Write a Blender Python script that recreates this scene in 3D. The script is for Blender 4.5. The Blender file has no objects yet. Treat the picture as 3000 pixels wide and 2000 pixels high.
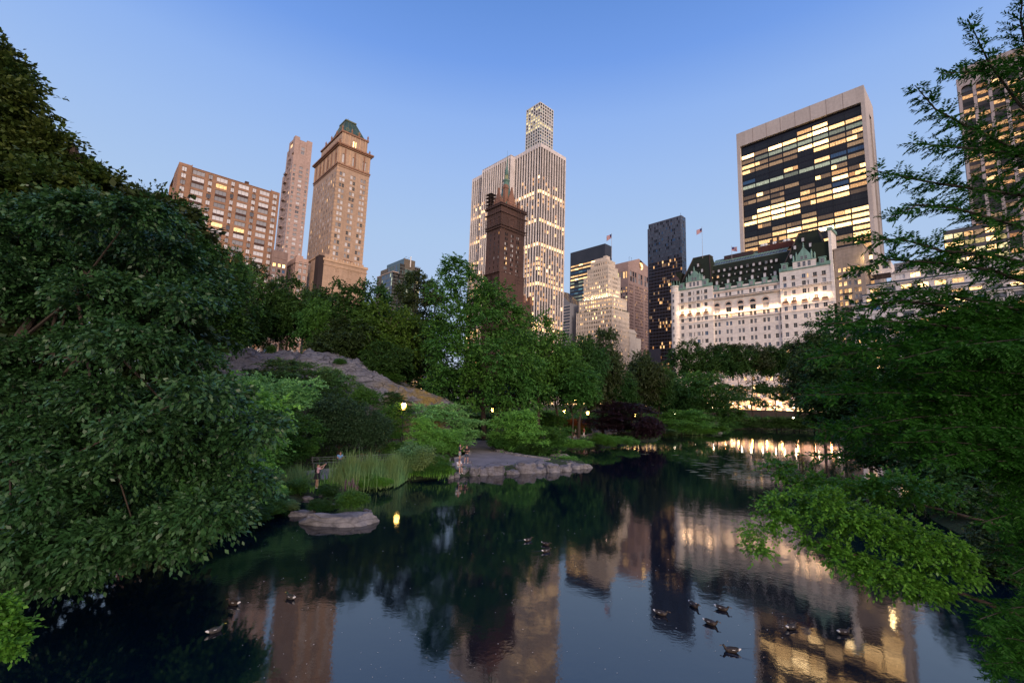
import bpy, bmesh, math, random
import numpy as np
from mathutils import Vector, Matrix, noise
SC=bpy.context.scene; COL=SC.collection
random.seed(7); RNG=np.random.default_rng(7)
# ------------------------------------------------------------------ camera
FPX=1333.0; TH=math.radians(7.7); RO=math.radians(1.84); CZ=6.5
cam=bpy.data.cameras.new('camera'); camo=bpy.data.objects.new('camera',cam); COL.objects.link(camo)
cam.sensor_width=36; cam.lens=FPX/3000*36; cam.clip_end=20000; cam.clip_start=0.1
R0=Vector((1,0,0)); U0=Vector((0,-math.sin(TH),math.cos(TH))); FW=Vector((0,math.cos(TH),math.sin(TH)))
RR=R0*math.cos(RO)+U0*math.sin(RO); UU=-R0*math.sin(RO)+U0*math.cos(RO)
M=Matrix((RR,UU,-FW)).transposed().to_4x4(); M.translation=Vector((0,0,CZ)); camo.matrix_world=M
SC.camera=camo
# ------------------------------------------------------------------ world, sun, exposure
w=bpy.data.worlds.new('World'); SC.world=w; w.use_nodes=True; nt=w.node_tree
bg=nt.nodes['Background']; sky=nt.nodes.new('ShaderNodeTexSky'); sky.sky_type='NISHITA'; sky.sun_disc=False
SUN_EL=math.radians(3.0); SUN_ROT=math.radians(164)
sky.sun_elevation=SUN_EL; sky.sun_rotation=SUN_ROT; sky.altitude=0; sky.air_density=1.0; sky.dust_density=0.3; sky.ozone_density=4.0
def _sky():
    def nd(t,**k):
        x=nt.nodes.new(t)
        for p,q in k.items(): setattr(x,p,q)
        return x
    L=nt.links.new
    tc=nd('ShaderNodeTexCoord'); sp=nd('ShaderNodeSeparateXYZ'); L(tc.outputs['Generated'],sp.inputs[0])
    rp=nd('ShaderNodeValToRGB'); e=rp.color_ramp.elements; st=[(0,(.46,.45,.48)),(.10,(.48,.56,.75)),(.22,(.43,.555,.77)),(.345,(.39,.54,.785)),(.457,(.33,.49,.81)),(.55,(.265,.43,.81)),(.63,(.165,.325,.76)),(.70,(.125,.27,.67)),(1,(.08,.19,.55))]
    while len(e)<len(st): e.new(.5)
    for i,(p,c) in enumerate(st): e[i].position=p; e[i].color=(*c,1)
    L(sp.outputs[2],rp.inputs[0])
    # afterglow low in the direction of the set sun
    dt=nd('ShaderNodeVectorMath',operation='DOT_PRODUCT'); L(tc.outputs['Generated'],dt.inputs[0]); dt.inputs[1].default_value=(math.sin(SUN_ROT),math.cos(SUN_ROT),.10)
    mr=nd('ShaderNodeMapRange'); L(dt.outputs['Value'],mr.inputs[0]); mr.inputs[1].default_value=.1; mr.inputs[2].default_value=1; mr.inputs[3].default_value=0; mr.inputs[4].default_value=1; 
    gl=nd('ShaderNodeMix',data_type='RGBA'); L(mr.outputs[0],gl.inputs[0]); L(rp.outputs[0],gl.inputs[6]); gl.inputs[7].default_value=(1.5,1.1,.92,1)
    ns=nd('ShaderNodeVectorMath',operation='SCALE'); L(sky.outputs[0],ns.inputs[0]); ns.inputs['Scale'].default_value=.10
    mx=nd('ShaderNodeMix',data_type='RGBA'); mx.inputs[0].default_value=.12; L(gl.outputs[2],mx.inputs[6]); L(ns.outputs[0],mx.inputs[7]); L(mx.outputs[2],bg.inputs[0]); bg.inputs[1].default_value=1.0
_sky()
sl=bpy.data.lights.new('sun','SUN'); sl.energy=1.55; sl.angle=math.radians(14); sl.color=(1.0,0.83,0.72)
so=bpy.data.objects.new('sun',sl); COL.objects.link(so)
sd=Vector((math.sin(SUN_ROT)*math.cos(math.radians(9)),math.cos(SUN_ROT)*math.cos(math.radians(9)),math.sin(math.radians(9))))
so.rotation_euler=sd.to_track_quat('Z','Y').to_euler()
SC.view_settings.view_transform='Standard'; SC.view_settings.look='None'; SC.view_settings.exposure=0.25; SC.view_settings.gamma=1
SC.render.engine='CYCLES'; SC.cycles.diffuse_bounces=2; SC.cycles.max_bounces=6; SC.cycles.transmission_bounces=3
# ------------------------------------------------------------------ measuring: a photo pixel (3000 px wide) and a real distance give a real place
def ray(px,py):
    x=px-1500;y=1000-py;c,s=math.cos(RO),math.sin(RO);x,y=x*c-y*s,x*s+y*c
    f=FPX*math.cos(TH)-y*math.sin(TH); return x/f,(y*math.cos(TH)+FPX*math.sin(TH))/f
def P(px,py,Y): a,b=ray(px,py); return Vector((a*Y,Y,CZ+b*Y))
def G(px,py,z=0.): a,b=ray(px,py); return P(px,py,(z-CZ)/b)
GA=math.radians(47); AX=Vector((math.sin(GA),math.cos(GA))); EX=Vector((-math.cos(GA),math.sin(GA)))
def AE(a,e,z=0.): v=AX*a+EX*e; return Vector((v.x,v.y,z))
GROT=math.pi/2-GA; CITY=5.8
# ------------------------------------------------------------------ mesh helpers
class MB:
    def __init__(s): s.v=[];s.f=[];s.m=[]
    def quad(s,a,b,c,d,m=0):
        n=len(s.v); s.v+=[a,b,c,d]; s.f.append((n,n+1,n+2,n+3)); s.m.append(m)
    def poly(s,pts,m=0):
        n=len(s.v); s.v+=list(pts); s.f.append(tuple(range(n,n+len(pts)))); s.m.append(m)
    def box(s,x0,x1,y0,y1,z0,z1,m=0,bottom=True):
        n=len(s.v); s.v+=[(x,y,z) for z in(z0,z1) for x,y in((x0,y0),(x1,y0),(x1,y1),(x0,y1))]
        F=[(4,5,6,7),(0,1,5,4),(1,2,6,5),(2,3,7,6),(3,0,4,7)]+([(3,2,1,0)] if bottom else [])
        for f in F: s.f.append(tuple(n+i for i in f)); s.m.append(m)
    def frustum(s,b,t,z0,z1,m=0,cap=True):   # b,t=(x0,x1,y0,y1)
        n=len(s.v)
        for q,z in((b,z0),(t,z1)): s.v+=[(q[0],q[2],z),(q[1],q[2],z),(q[1],q[3],z),(q[0],q[3],z)]
        for f in [(0,1,5,4),(1,2,6,5),(2,3,7,6),(3,0,4,7)]+([(4,5,6,7)] if cap else []): s.f.append(tuple(n+i for i in f)); s.m.append(m)
    def tube(s,pts,rad,k=7,m=0,cap=True):
        pts=[Vector(p) for p in pts]; n0=len(s.v); up=Vector((0,0,1))
        for i,p in enumerate(pts):
            d=(pts[min(i+1,len(pts)-1)]-pts[max(i-1,0)]); d=d.normalized() if d.length>1e-9 else up
            a=d.cross(Vector((0.31,0.2,0.93)) if abs(d.z)<.95 else Vector((1,0,0))).normalized(); b=d.cross(a); r=rad[i] if hasattr(rad,'__len__') else rad
            for j in range(k):
                t=2*math.pi*j/k; s.v.append(tuple(p+a*math.cos(t)*r+b*math.sin(t)*r))
        for i in range(len(pts)-1):
            for j in range(k):
                s.f.append((n0+i*k+j,n0+i*k+(j+1)%k,n0+(i+1)*k+(j+1)%k,n0+(i+1)*k+j)); s.m.append(m)
        if cap:
            s.f.append(tuple(n0+j for j in range(k))[::-1]); s.m.append(m); s.f.append(tuple(n0+(len(pts)-1)*k+j for j in range(k))); s.m.append(m)
    def lathe(s,prof,cx=0,cy=0,k=14,m=0):
        n0=len(s.v)
        for r,z in prof:
            for j in range(k): t=2*math.pi*j/k; s.v.append((cx+r*math.cos(t),cy+r*math.sin(t),z))
        for i in range(len(prof)-1):
            for j in range(k): s.f.append((n0+i*k+j,n0+i*k+(j+1)%k,n0+(i+1)*k+(j+1)%k,n0+(i+1)*k+j)); s.m.append(m)
        s.f.append(tuple(n0+(len(prof)-1)*k+j for j in range(k))); s.m.append(m)
    def mesh(s,name,mats,dz=0.,smooth=False):
        me=bpy.data.meshes.new(name); me.from_pydata([(v[0],v[1],v[2]-dz) for v in s.v],[],s.f)
        for m in (mats if isinstance(mats,(list,tuple)) else [mats]): me.materials.append(m)
        if any(s.m): me.polygons.foreach_set('material_index',s.m)
        if smooth: me.polygons.foreach_set('use_smooth',[True]*len(s.f))
        me.update(); return me
    def obj(s,name,mats,parent=None,dz=0.,smooth=False): return link(name,s.mesh(name,mats,dz,smooth),parent)
def link(name,data,parent=None,loc=None,rz=None):
    o=bpy.data.objects.new(name,data); COL.objects.link(o)
    if parent: o.parent=parent
    if loc is not None: o.location=loc
    if rz is not None: o.rotation_euler=(0,0,rz)
    return o
def tag(o,label=None,cat=None,group=None,kind=None):
    for k,v in(('label',label),('category',cat),('group',group),('kind',kind)):
        if v: o[k]=v
    return o
def thing(name,label,cat,loc=(0,0,0),rz=0,group=None,scale=None):
    o=link(name,None,None,loc,rz); o.empty_display_size=.5
    if scale: o.scale=scale
    return tag(o,label,cat,group)
def copy_tree(o,parent=None):
    c=o.copy(); COL.objects.link(c)
    if parent: c.parent=parent
    for ch in o.children: copy_tree(ch,c)
    return c
def quadmesh(name,V,mats,mi=None):       # V (n,4,3): n free quads
    n=len(V); me=bpy.data.meshes.new(name); me.vertices.add(4*n); me.vertices.foreach_set('co',np.ascontiguousarray(V,dtype=np.float32).ravel())
    me.loops.add(4*n); me.loops.foreach_set('vertex_index',np.arange(4*n,dtype=np.int32)); me.polygons.add(n); me.polygons.foreach_set('loop_start',np.arange(n,dtype=np.int32)*4)
    for m in (mats if isinstance(mats,(list,tuple)) else [mats]): me.materials.append(m)
    if mi is not None: me.polygons.foreach_set('material_index',np.asarray(mi,dtype=np.int32))
    me.update(calc_edges=True); return me
# ------------------------------------------------------------------ materials
class N:
    def __init__(s,name):
        s.m=bpy.data.materials.new(name); s.m.use_nodes=True; s.t=s.m.node_tree; s.b=s.t.nodes['Principled BSDF']; s.o=s.t.nodes['Material Output']
    def n(s,t,**k):
        x=s.t.nodes.new(t)
        for a,b in k.items(): setattr(x,a,b)
        return x
    def l(s,a,b): s.t.links.new(a,b)
    def co(s,kind='Object',scale=None):
        c=s.n('ShaderNodeTexCoord').outputs[kind]
        if scale:
            mp=s.n('ShaderNodeMapping'); mp.inputs['Scale'].default_value=scale; s.l(c,mp.inputs[0]); c=mp.outputs[0]
        return c
    def noise(s,scale,vec=None,detail=4,rough=.6):
        x=s.n('ShaderNodeTexNoise'); x.inputs['Scale'].default_value=scale; x.inputs['Detail'].default_value=detail; x.inputs['Roughness'].default_value=rough
        if vec is not None: s.l(vec,x.inputs['Vector'])
        return x.outputs['Fac']
    def ramp(s,fac,stops):
        x=s.n('ShaderNodeValToRGB'); e=x.color_ramp.elements
        while len(e)<len(stops): e.new(.5)
        for i,(p,c) in enumerate(stops): e[i].position=p; e[i].color=(c[0],c[1],c[2],1)
        s.l(fac,x.inputs[0]); return x.outputs[0]
    def mix(s,fac,a,b,typ='MIX'):
        x=s.n('ShaderNodeMix',data_type='RGBA',blend_type=typ)
        for i,v in((0,fac),(6,a),(7,b)):
            if hasattr(v,'is_linked') or hasattr(v,'links'): s.l(v,x.inputs[i])
            else: x.inputs[i].default_value=v if not isinstance(v,tuple) else (v[0],v[1],v[2],1)
        return x.outputs[2]
    def math(s,op,a,b=0.):
        x=s.n('ShaderNodeMath',operation=op)
        for i,v in((0,a),(1,b)):
            if hasattr(v,'links'): s.l(v,x.inputs[i])
            else: x.inputs[i].default_value=v
        return x.outputs[0]
    def maprange(s,v,a,b,c,d):
        x=s.n('ShaderNodeMapRange'); s.l(v,x.inputs[0])
        for i,q in enumerate((a,b,c,d)): x.inputs[i+1].default_value=q
        return x.outputs[0]
    def bump(s,h,st,dist=.05):
        x=s.n('ShaderNodeBump'); x.inputs['Strength'].default_value=st; x.inputs['Distance'].default_value=dist; s.l(h,x.inputs['Height']); s.l(x.outputs[0],s.b.inputs['Normal'])
    def set(s,**k):
        for a,v in k.items():
            i=s.b.inputs[a.replace('_',' ')]
            if hasattr(v,'links'): s.l(v,i)
            else: i.default_value=v if not isinstance(v,tuple) else (v[0],v[1],v[2],1)
        return s.m
def plain(name,c,rough=.7,metal=0.,var=.0,spec=.5):
    n=N(name)
    if var:
        f=n.noise(6,n.co('Object')); col=n.ramp(f,[(.3,tuple(x*(1-var) for x in c)),(.7,tuple(min(1,x*(1+var)) for x in c))]); n.set(Base_Color=col)
    else: n.set(Base_Color=c)
    return n.set(Roughness=rough,Metallic=metal,Specular_IOR_Level=spec)
def facing(n):   # (along wall, height) for north and west walls alike
    sp=n.n('ShaderNodeSeparateXYZ'); n.l(n.co('Object'),sp.inputs[0]); cb=n.n('ShaderNodeCombineXYZ')
    n.l(n.math('ADD',sp.outputs[0],sp.outputs[1]),cb.inputs[0]); n.l(sp.outputs[2],cb.inputs[1]); return cb.outputs[0]
def stone(name,c,var=.18,brick=None,rough=.85,joint=.8,streak=.25):
    n=N(name); o=n.co('Object')
    big=n.noise(.07,o,5); mid=n.noise(.6,o,4); st=n.noise(1.0,n.co('Object',(1.2,1.2,.07)),3)
    col=n.ramp(big,[(.3,tuple(x*(1-var) for x in c)),(.7,tuple(min(1,x*(1+var*.6)) for x in c))])
    col=n.mix(1.,col,n.ramp(mid,[(.25,(.86,.85,.84)),(.75,(1.08,1.07,1.06))]),'MULTIPLY')
    col=n.mix(streak,col,n.ramp(st,[(.35,(.55,.53,.52)),(.6,(1.1,1.1,1.1))]),'MULTIPLY')
    if brick:
        b=n.n('ShaderNodeTexBrick'); n.l(facing(n),b.inputs['Vector']); b.inputs['Scale'].default_value=1; b.inputs['Brick Width'].default_value=brick[0]; b.inputs['Row Height'].default_value=brick[1]
        b.inputs['Mortar Size'].default_value=brick[2] if len(brick)>2 else .03
        b.inputs['Color1'].default_value=(1,1,1,1); b.inputs['Color2'].default_value=(.84,.83,.82,1); b.inputs['Mortar'].default_value=(joint,joint,joint,1)
        col=n.mix(1.,col,b.outputs[0],'MULTIPLY')
    n.bump(mid,.3,.05); return n.set(Base_Color=col,Roughness=rough)
def island(n): return n.n('ShaderNodeNewGeometry').outputs['Random Per Island']
def rnd(n):
    a=n.n('ShaderNodeObjectInfo').outputs['Random']; return n.math('FRACT',n.math('ADD',n.math('MULTIPLY',a,7.31),island(n)))
def glass(name,c,rough=.08,c2=None,spec=.5,metal=0.):
    n=N(name); r=rnd(n); c2=c2 or tuple(x*2.2 for x in c); f=n.noise(.9,n.co('Object'),2)
    col=n.mix(n.math('MULTIPLY',r,f),c,c2); n.bump(n.noise(.35,n.co('Object'),1),.06,.2)
    return n.set(Base_Color=col,Roughness=rough,Specular_IOR_Level=spec,Metallic=metal)
def lit(name,c1,c2,lo,hi,rough_scale=1.3,base=(.1,.08,.05)):
    n=N(name); r=rnd(n); f=n.noise(rough_scale,n.co('Object',(1,1,1.7)),3,.75)
    st=n.math('MULTIPLY',n.maprange(r,0,1,lo*2.,hi*2.),n.maprange(f,.32,.68,.15,1.7))
    return n.set(Base_Color=base,Roughness=.2,Emission_Color=n.mix(r,c1,c2),Emission_Strength=st)
WM={
 'dark':glass('dark window glass',(.008,.009,.012),spec=.3),
 'sky':glass('sky lit window glass',(.05,.06,.08),.12,(.16,.18,.22)),
 'blind':glass('window with pale blind',(.55,.54,.56),.5,(.86,.84,.84)),
 'grey':glass('window with grey curtain',(.22,.22,.24),.4,(.46,.46,.48)),
 'teal':glass('green tinted glass',(.03,.07,.07),.15,(.10,.20,.18)),
 'blue':glass('blue tinted glass',(.02,.06,.14),.1,(.05,.16,.32)),
 'brown':glass('bronze dark glass',(.02,.013,.010),.1,(.04,.028,.02),spec=.3),
 'warm':lit('warm lit window',(1,.50,.18),(1,.60,.26),.3,.85),
 'bright':lit('bright lit window',(1,.56,.20),(1,.64,.28),1.0,2.2),
 'dim':lit('dimly lit window',(1,.46,.18),(1,.60,.30),.02,.15),
 'orange':lit('orange lit or reflecting window',(1,.38,.10),(1,.52,.20),.14,.45),
 'yellow':lit('yellow lit window',(1,.76,.26),(1,.84,.45),.2,.6),
 'cool':lit('cool lit window',(.62,.80,.62),(.85,.95,.70),.03,.22),
 'cyan':lit('blue lit window',(.08,.35,.62),(.10,.45,.60),.04,.22),
 'strong':lit('floodlit glass',(1,.60,.25),(1,.68,.33),2.0,3.6),
}
FR_D=plain('dark window frame',(.03,.028,.026),.5); FR_W=plain('pale window frame',(.5,.48,.45),.6); FR_B=plain('bronze mullion',(.05,.035,.028),.4,.3)
FRM={'d':FR_D,'w':FR_W,'b':FR_B}
def pick(**k):
    ks=list(k); ws=[k[a] for a in ks]; return lambda i,j,ni,nj: random.choices(ks,ws)[0]
class Bld:
    cache={}
    def __init__(s,name,label,a0,e0,z0=CITY,cat='building',group=None):
        s.a0,s.e0=a0,e0; s.z0=z0; s.root=thing(name,label,cat,AE(a0,e0,z0),GROT,group); s.wins=[]; s.fr='d'
    def pt(s,face,pl,u,z,d=0.): return (pl+d,u,z) if face=='N' else (u,pl+d,z)
    def q(s,mb,face,pl,u0,u1,z0,z1,m=0):
        if u1-u0<1e-4 or z1-z0<1e-4: return
        a=[s.pt(face,pl,u,z) for u,z in((u0,z0),(u1,z0),(u1,z1),(u0,z1))]
        mb.quad(*(a if face=='W' else a[::-1]),m)
    def facade(s,mb,face,pl,u0,u1,z0,z1,cols,rows,depth=.35,pk=None,style=1,m=0,win=True,back=None):
        rows=sorted(rows); cols=sorted(cols); z=z0
        for j,(r0,r1) in enumerate(rows):
            s.q(mb,face,pl,u0,u1,z,r0,m); u=u0
            for i,(c0,c1) in enumerate(cols):
                s.q(mb,face,pl,u,c0,r0,r1,m); u=c1
                P4=[(c0,r0),(c1,r0),(c1,r1),(c0,r1)]
                for k in range(4):
                    a,b=P4[k],P4[(k+1)%4]
                    mb.quad(s.pt(face,pl,*a),s.pt(face,pl,*b),s.pt(face,pl,b[0],b[1],depth),s.pt(face,pl,a[0],a[1],depth),m)
                if back is not None: s.q(mb,face,pl+depth,c0,c1,r0,r1,back)
                if win: s.wins.append((face,pl+depth-(.0 if back is None else .05),(c0+c1)/2,(r0+r1)/2,c1-c0,r1-r0,pk(i,j,len(cols),len(rows)),style))
            s.q(mb,face,pl,u,u1,r0,r1,m); z=r1
        s.q(mb,face,pl,u0,u1,z,z1,m)
    def rest(s,mb,x0,x1,y0,y1,z0,z1,m=0,faces='ESR'):
        if 'S' in faces: mb.quad((x1,y0,z0),(x1,y1,z0),(x1,y1,z1),(x1,y0,z1),m)
        if 'E' in faces: mb.quad((x1,y1,z0),(x0,y1,z0),(x0,y1,z1),(x1,y1,z1),m)
        if 'R' in faces: mb.quad((x0,y0,z1),(x1,y0,z1),(x1,y1,z1),(x0,y1,z1),m)
        if 'N' in faces: s.q(mb,'N',x0,y0,y1,z0,z1,m)
        if 'W' in faces: s.q(mb,'W',y0,x0,x1,z0,z1,m)
    def wmesh(s,face,w,h,style,mb=None,off=(0,0,0)):
        mb=mb or MB(); t=min(.10,w*.06)
        def q(u0,u1,z0,z1,d,m):
            a=[(off[0]+(d if face=='N' else u),off[1]+(u if face=='N' else d),off[2]+z) for u,z in((u0,z0),(u1,z0),(u1,z1),(u0,z1))]
            mb.quad(*(a if face=='W' else a[::-1]),m)
        q(-w/2,w/2,-h/2,h/2,0,0)
        if style:
            d=-.03
            for a in((-w/2,-w/2+t,-h/2,h/2),(w/2-t,w/2,-h/2,h/2),(-w/2,w/2,-h/2,-h/2+t),(-w/2,w/2,h/2-t,h/2)): q(*a,d,1)
        if style in(1,2): q(-t/2,t/2,-h/2,h/2,-.034,1)
        if style==2: q(-w/2,w/2,-t/2,t/2,-.038,1)
        if style==3:
            k=max(2,round(w/1.5))
            for i in range(1,k): u=-w/2+w*i/k; q(u-t/3,u+t/3,-h/2,h/2,-.034,1)
        return mb
    def finish(s,maxn=100,zmin=0.):
        f=FRM[s.fr]
        def key(w):
            x,y=(w[1],w[2]) if w[0]=='N' else (w[2],w[1]); p=AE(s.a0+x,s.e0+y); return (0 if w[3]<zmin else w[4]*w[5]/(p.x**2+p.y**2))
        ws=sorted(s.wins,key=key,reverse=True); st={}
        for k,(face,pl,u,z,W,H,key,style) in enumerate(ws):
            p=(pl,u,z-s.z0) if face=='N' else (u,pl,z-s.z0)
            if k<maxn:
                ck=(face,round(W,2),round(H,2),key,style,s.fr)
                if ck not in Bld.cache: Bld.cache[ck]=s.wmesh(face,W,H,style).mesh('window',[WM[key],f])
                link('window',Bld.cache[ck],s.root,p)
            else:
                mb=st.setdefault(key,MB()); s.wmesh(face,W,H,style,mb,p)
        if st:
            mb=MB(); mats=[]
            for key,x in st.items():
                n=len(mb.v); b=len(mats); mats+=[WM[key],f]; mb.v+=x.v; mb.f+=[tuple(n+i for i in q) for q in x.f]; mb.m+=[b+i for i in x.m]
            o=mb.obj('small_windows',mats,s.root); o['kind']='stuff'
def bays(u0,u1,n,frac=.5,edge=0.):
    p=(u1-u0-2*edge)/n; return [(u0+edge+p*(i+.5-frac/2),u0+edge+p*(i+.5+frac/2)) for i in range(n)]
def floors(z1,zmin,pitch,h,top=0.):
    r=[];z=z1-top-h
    while z>zmin: r.append((z,z+h)); z-=pitch
    return r
# ================================================================== buildings (local x = south along the avenue, local y = east along the street)
Z0=4.0
def bld_orange_apartments():
    b=Bld('apartment_building','broad orange brick apartment slab with rows of pale wide windows above the left trees',19.4,235.4)
    brick=stone('orange brick',(.38,.215,.135),.12,(1.2,.5,.03),joint=.85,streak=.12); band=plain('dark balcony panel',(.07,.03,.02),.8)
    m=MB(); S=3.02
    rows=[(102.9-S*k-1.0,102.9-S*k+1.0) for k in range(30)]
    # set-forward end strips and a slightly recessed middle
    b.facade(m,'W',0,0,4.6,Z0,105.3,[(1.15,2.95)],rows,.18,pick(blind=6,grey=2,warm=.4),1)
    C=[(6.0-.9,9.7),(11.0,12.7),(14.1,18.5),(19.9,21.4),(22.9,27.3),(28.7,30.4),(31.8,36.2)]
    grid={}
    def pk(i,j,ni,nj):
        if i%2==0: return random.choices(['blind','grey','warm'],[6,3,.7 if 1<j<25 else .3])[0]
        return random.choices(['blind','grey','sky'],[6,2.5,.6])[0]
    for c in [4.6,36.6]: m.box(c-.15,c+.15,-.25,.3,Z0,105.6)
    b.facade(m,'W',.25,4.75,36.45,Z0,104.9,C,rows,.18,pk,3)
    b.facade(m,'W',0,36.75,40.5,Z0,105.3,[(37.6,39.6)],rows,.18,pick(blind=6,grey=2,warm=.4),1)
    ncols=[(3.2,4.8),(7.5,9.1),(12.6,14.2)]
    b.facade(m,'N',0,0,16,Z0,105.3,ncols,rows,.18,pick(grey=3,blind=2,dark=2),1)
    b.facade(m,'N',2.6,16,30,Z0,101.5,[(18,19.6),(23,24.6)],rows,.18,pick(grey=3,blind=2,dark=2),1)
    m.quad((0,16,Z0),(2.6,16,Z0),(2.6,16,105.3),(0,16,105.3)); 
    b.rest(m,0,40.5,0,30,Z0,104.6)
    m.box(18,22,12,18,104.6,107.4,1); m.box(25.6,27.2,1.5,3,104.6,106.6,1)
    o=m.obj('wall',[brick,band],b.root,CITY)
    # dark panels that tie two floors together
    pm=MB()
    for ci,sh in((0,1),(2,2),(4,1),(6,2),(4,2)):
        c=C[ci]
        for k in range(sh,26,3):
            if ci==4 and sh==2: continue
            zz=102.9-S*k-1.5; pm=MB(); pm.box(c[0],c[1],.2,.26,zz-.48,zz+.48); pm.obj('spandrel_panel',band,b.root,CITY)
    ac=MB()
    for z0,z1 in rows[:26]:
        for c in [(1.15,2.95)]+C[1::2]+[(37.6,39.6)]: ac.box((c[0]+c[1])/2-.4,(c[0]+c[1])/2+.4,-.1,.3,z0-.55,z0-.2)
    o=ac.obj('air_conditioners',band,b.root,CITY); o['kind']='stuff'
    b.finish(100,50)
bld_orange_apartments()

def bld_slim():
    b=Bld('apartment_tower','slim pale limestone tower with notched lit crown, right of the orange slab',113,414); b.fr='w'
    st=stone('pink limestone',(.50,.36,.31),.08,(1.5,.9,.02),joint=.9,streak=.06); m=MB()
    rows=[(208.2-4.15*k,210.6-4.15*k) for k in range(42)]
    b.facade(m,'W',0,0,15,Z0,222,[(1.1,2.9),(5.9,9.0),(12.1,13.9)],rows,.4,pick(grey=5,blind=2.2,warm=.35,sky=1),2)
    tall=[(226-3.7*k,229.2-3.7*k) for k in range(4)]
    b.facade(m,'W',.05,4.6,10.2,212,231,[(6,9)],tall[:4],.3,pick(grey=1),3)
    # crown: two corner piers joined by a beam, open window behind
    m.box(0,4.2,0,5,222,237.5); m.box(10.6,15,0,5,222,237.2); m.box(4.2,10.6,.6,3.5,231.2,235.4); m.box(4.2,10.6,.4,5,222,230.9)
    m.box(0,15,5,20,Z0,229); m.box(0,4,12,16,222,236.5); m.box(11,15,12,16,222,236.5); m.box(0,1.2,5,12,233.5,236.0)
    nc=[(2.2+3.1*i,4.2+3.1*i) for i in range(5)]
    b.facade(m,'N',0,0,16.5,Z0,219,nc,rows,.12,pick(grey=3,dark=3,warm=.6),2)
    for i in range(9):    # rounded bay balconies up the north face
        z=205.3-8.3*i; m.box(-2.0,0,11.5,17.5,z-.3,z+.25,0); 
        for t in range(6): m.box(-1.9+.1,-1.75,11.6+t*1.1,11.8+t*1.1,z+.25,z+1.1,1)
        m.box(-2.0,-1.75,11.5,17.5,z+1.1,z+1.25,1)
    b.rest(m,0,15,0,20,Z0,222,0,'SE')
    m.obj('wall',[st,plain('balcony iron',(.12,.08,.07),.6)],b.root,CITY)
    g=MB()
    for i in range(3): g.box(.3,.5,5.4+i*2.2,7.0+i*2.2,222.2,232.5)
    g.box(14.6,14.8,5.5,11,222,230); g.box(4.4,10.4,4.2,4.3,231,234)
    g.obj('crown_window',WM['warm'],b.root,CITY)
    wb=MB(); wb.box(-.5,16,16.5,26,Z0,207)
    nb=[(207-6-4.15*k,207-3.4-4.15*k) for k in range(40)]
    w2=MB(); b.facade(w2,'N',-.02,16.6,26.5,Z0,207,[(18,20),(21.4,23.4),(24.3,25.8)],nb,.3,pick(grey=3,dark=3,blue=1),1); w2.box(0,15,16.6,26.5,Z0,206.8)
    w2.obj('rear_wing',[st],b.root,CITY)
    b.finish(100,80)
bld_slim()

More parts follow.
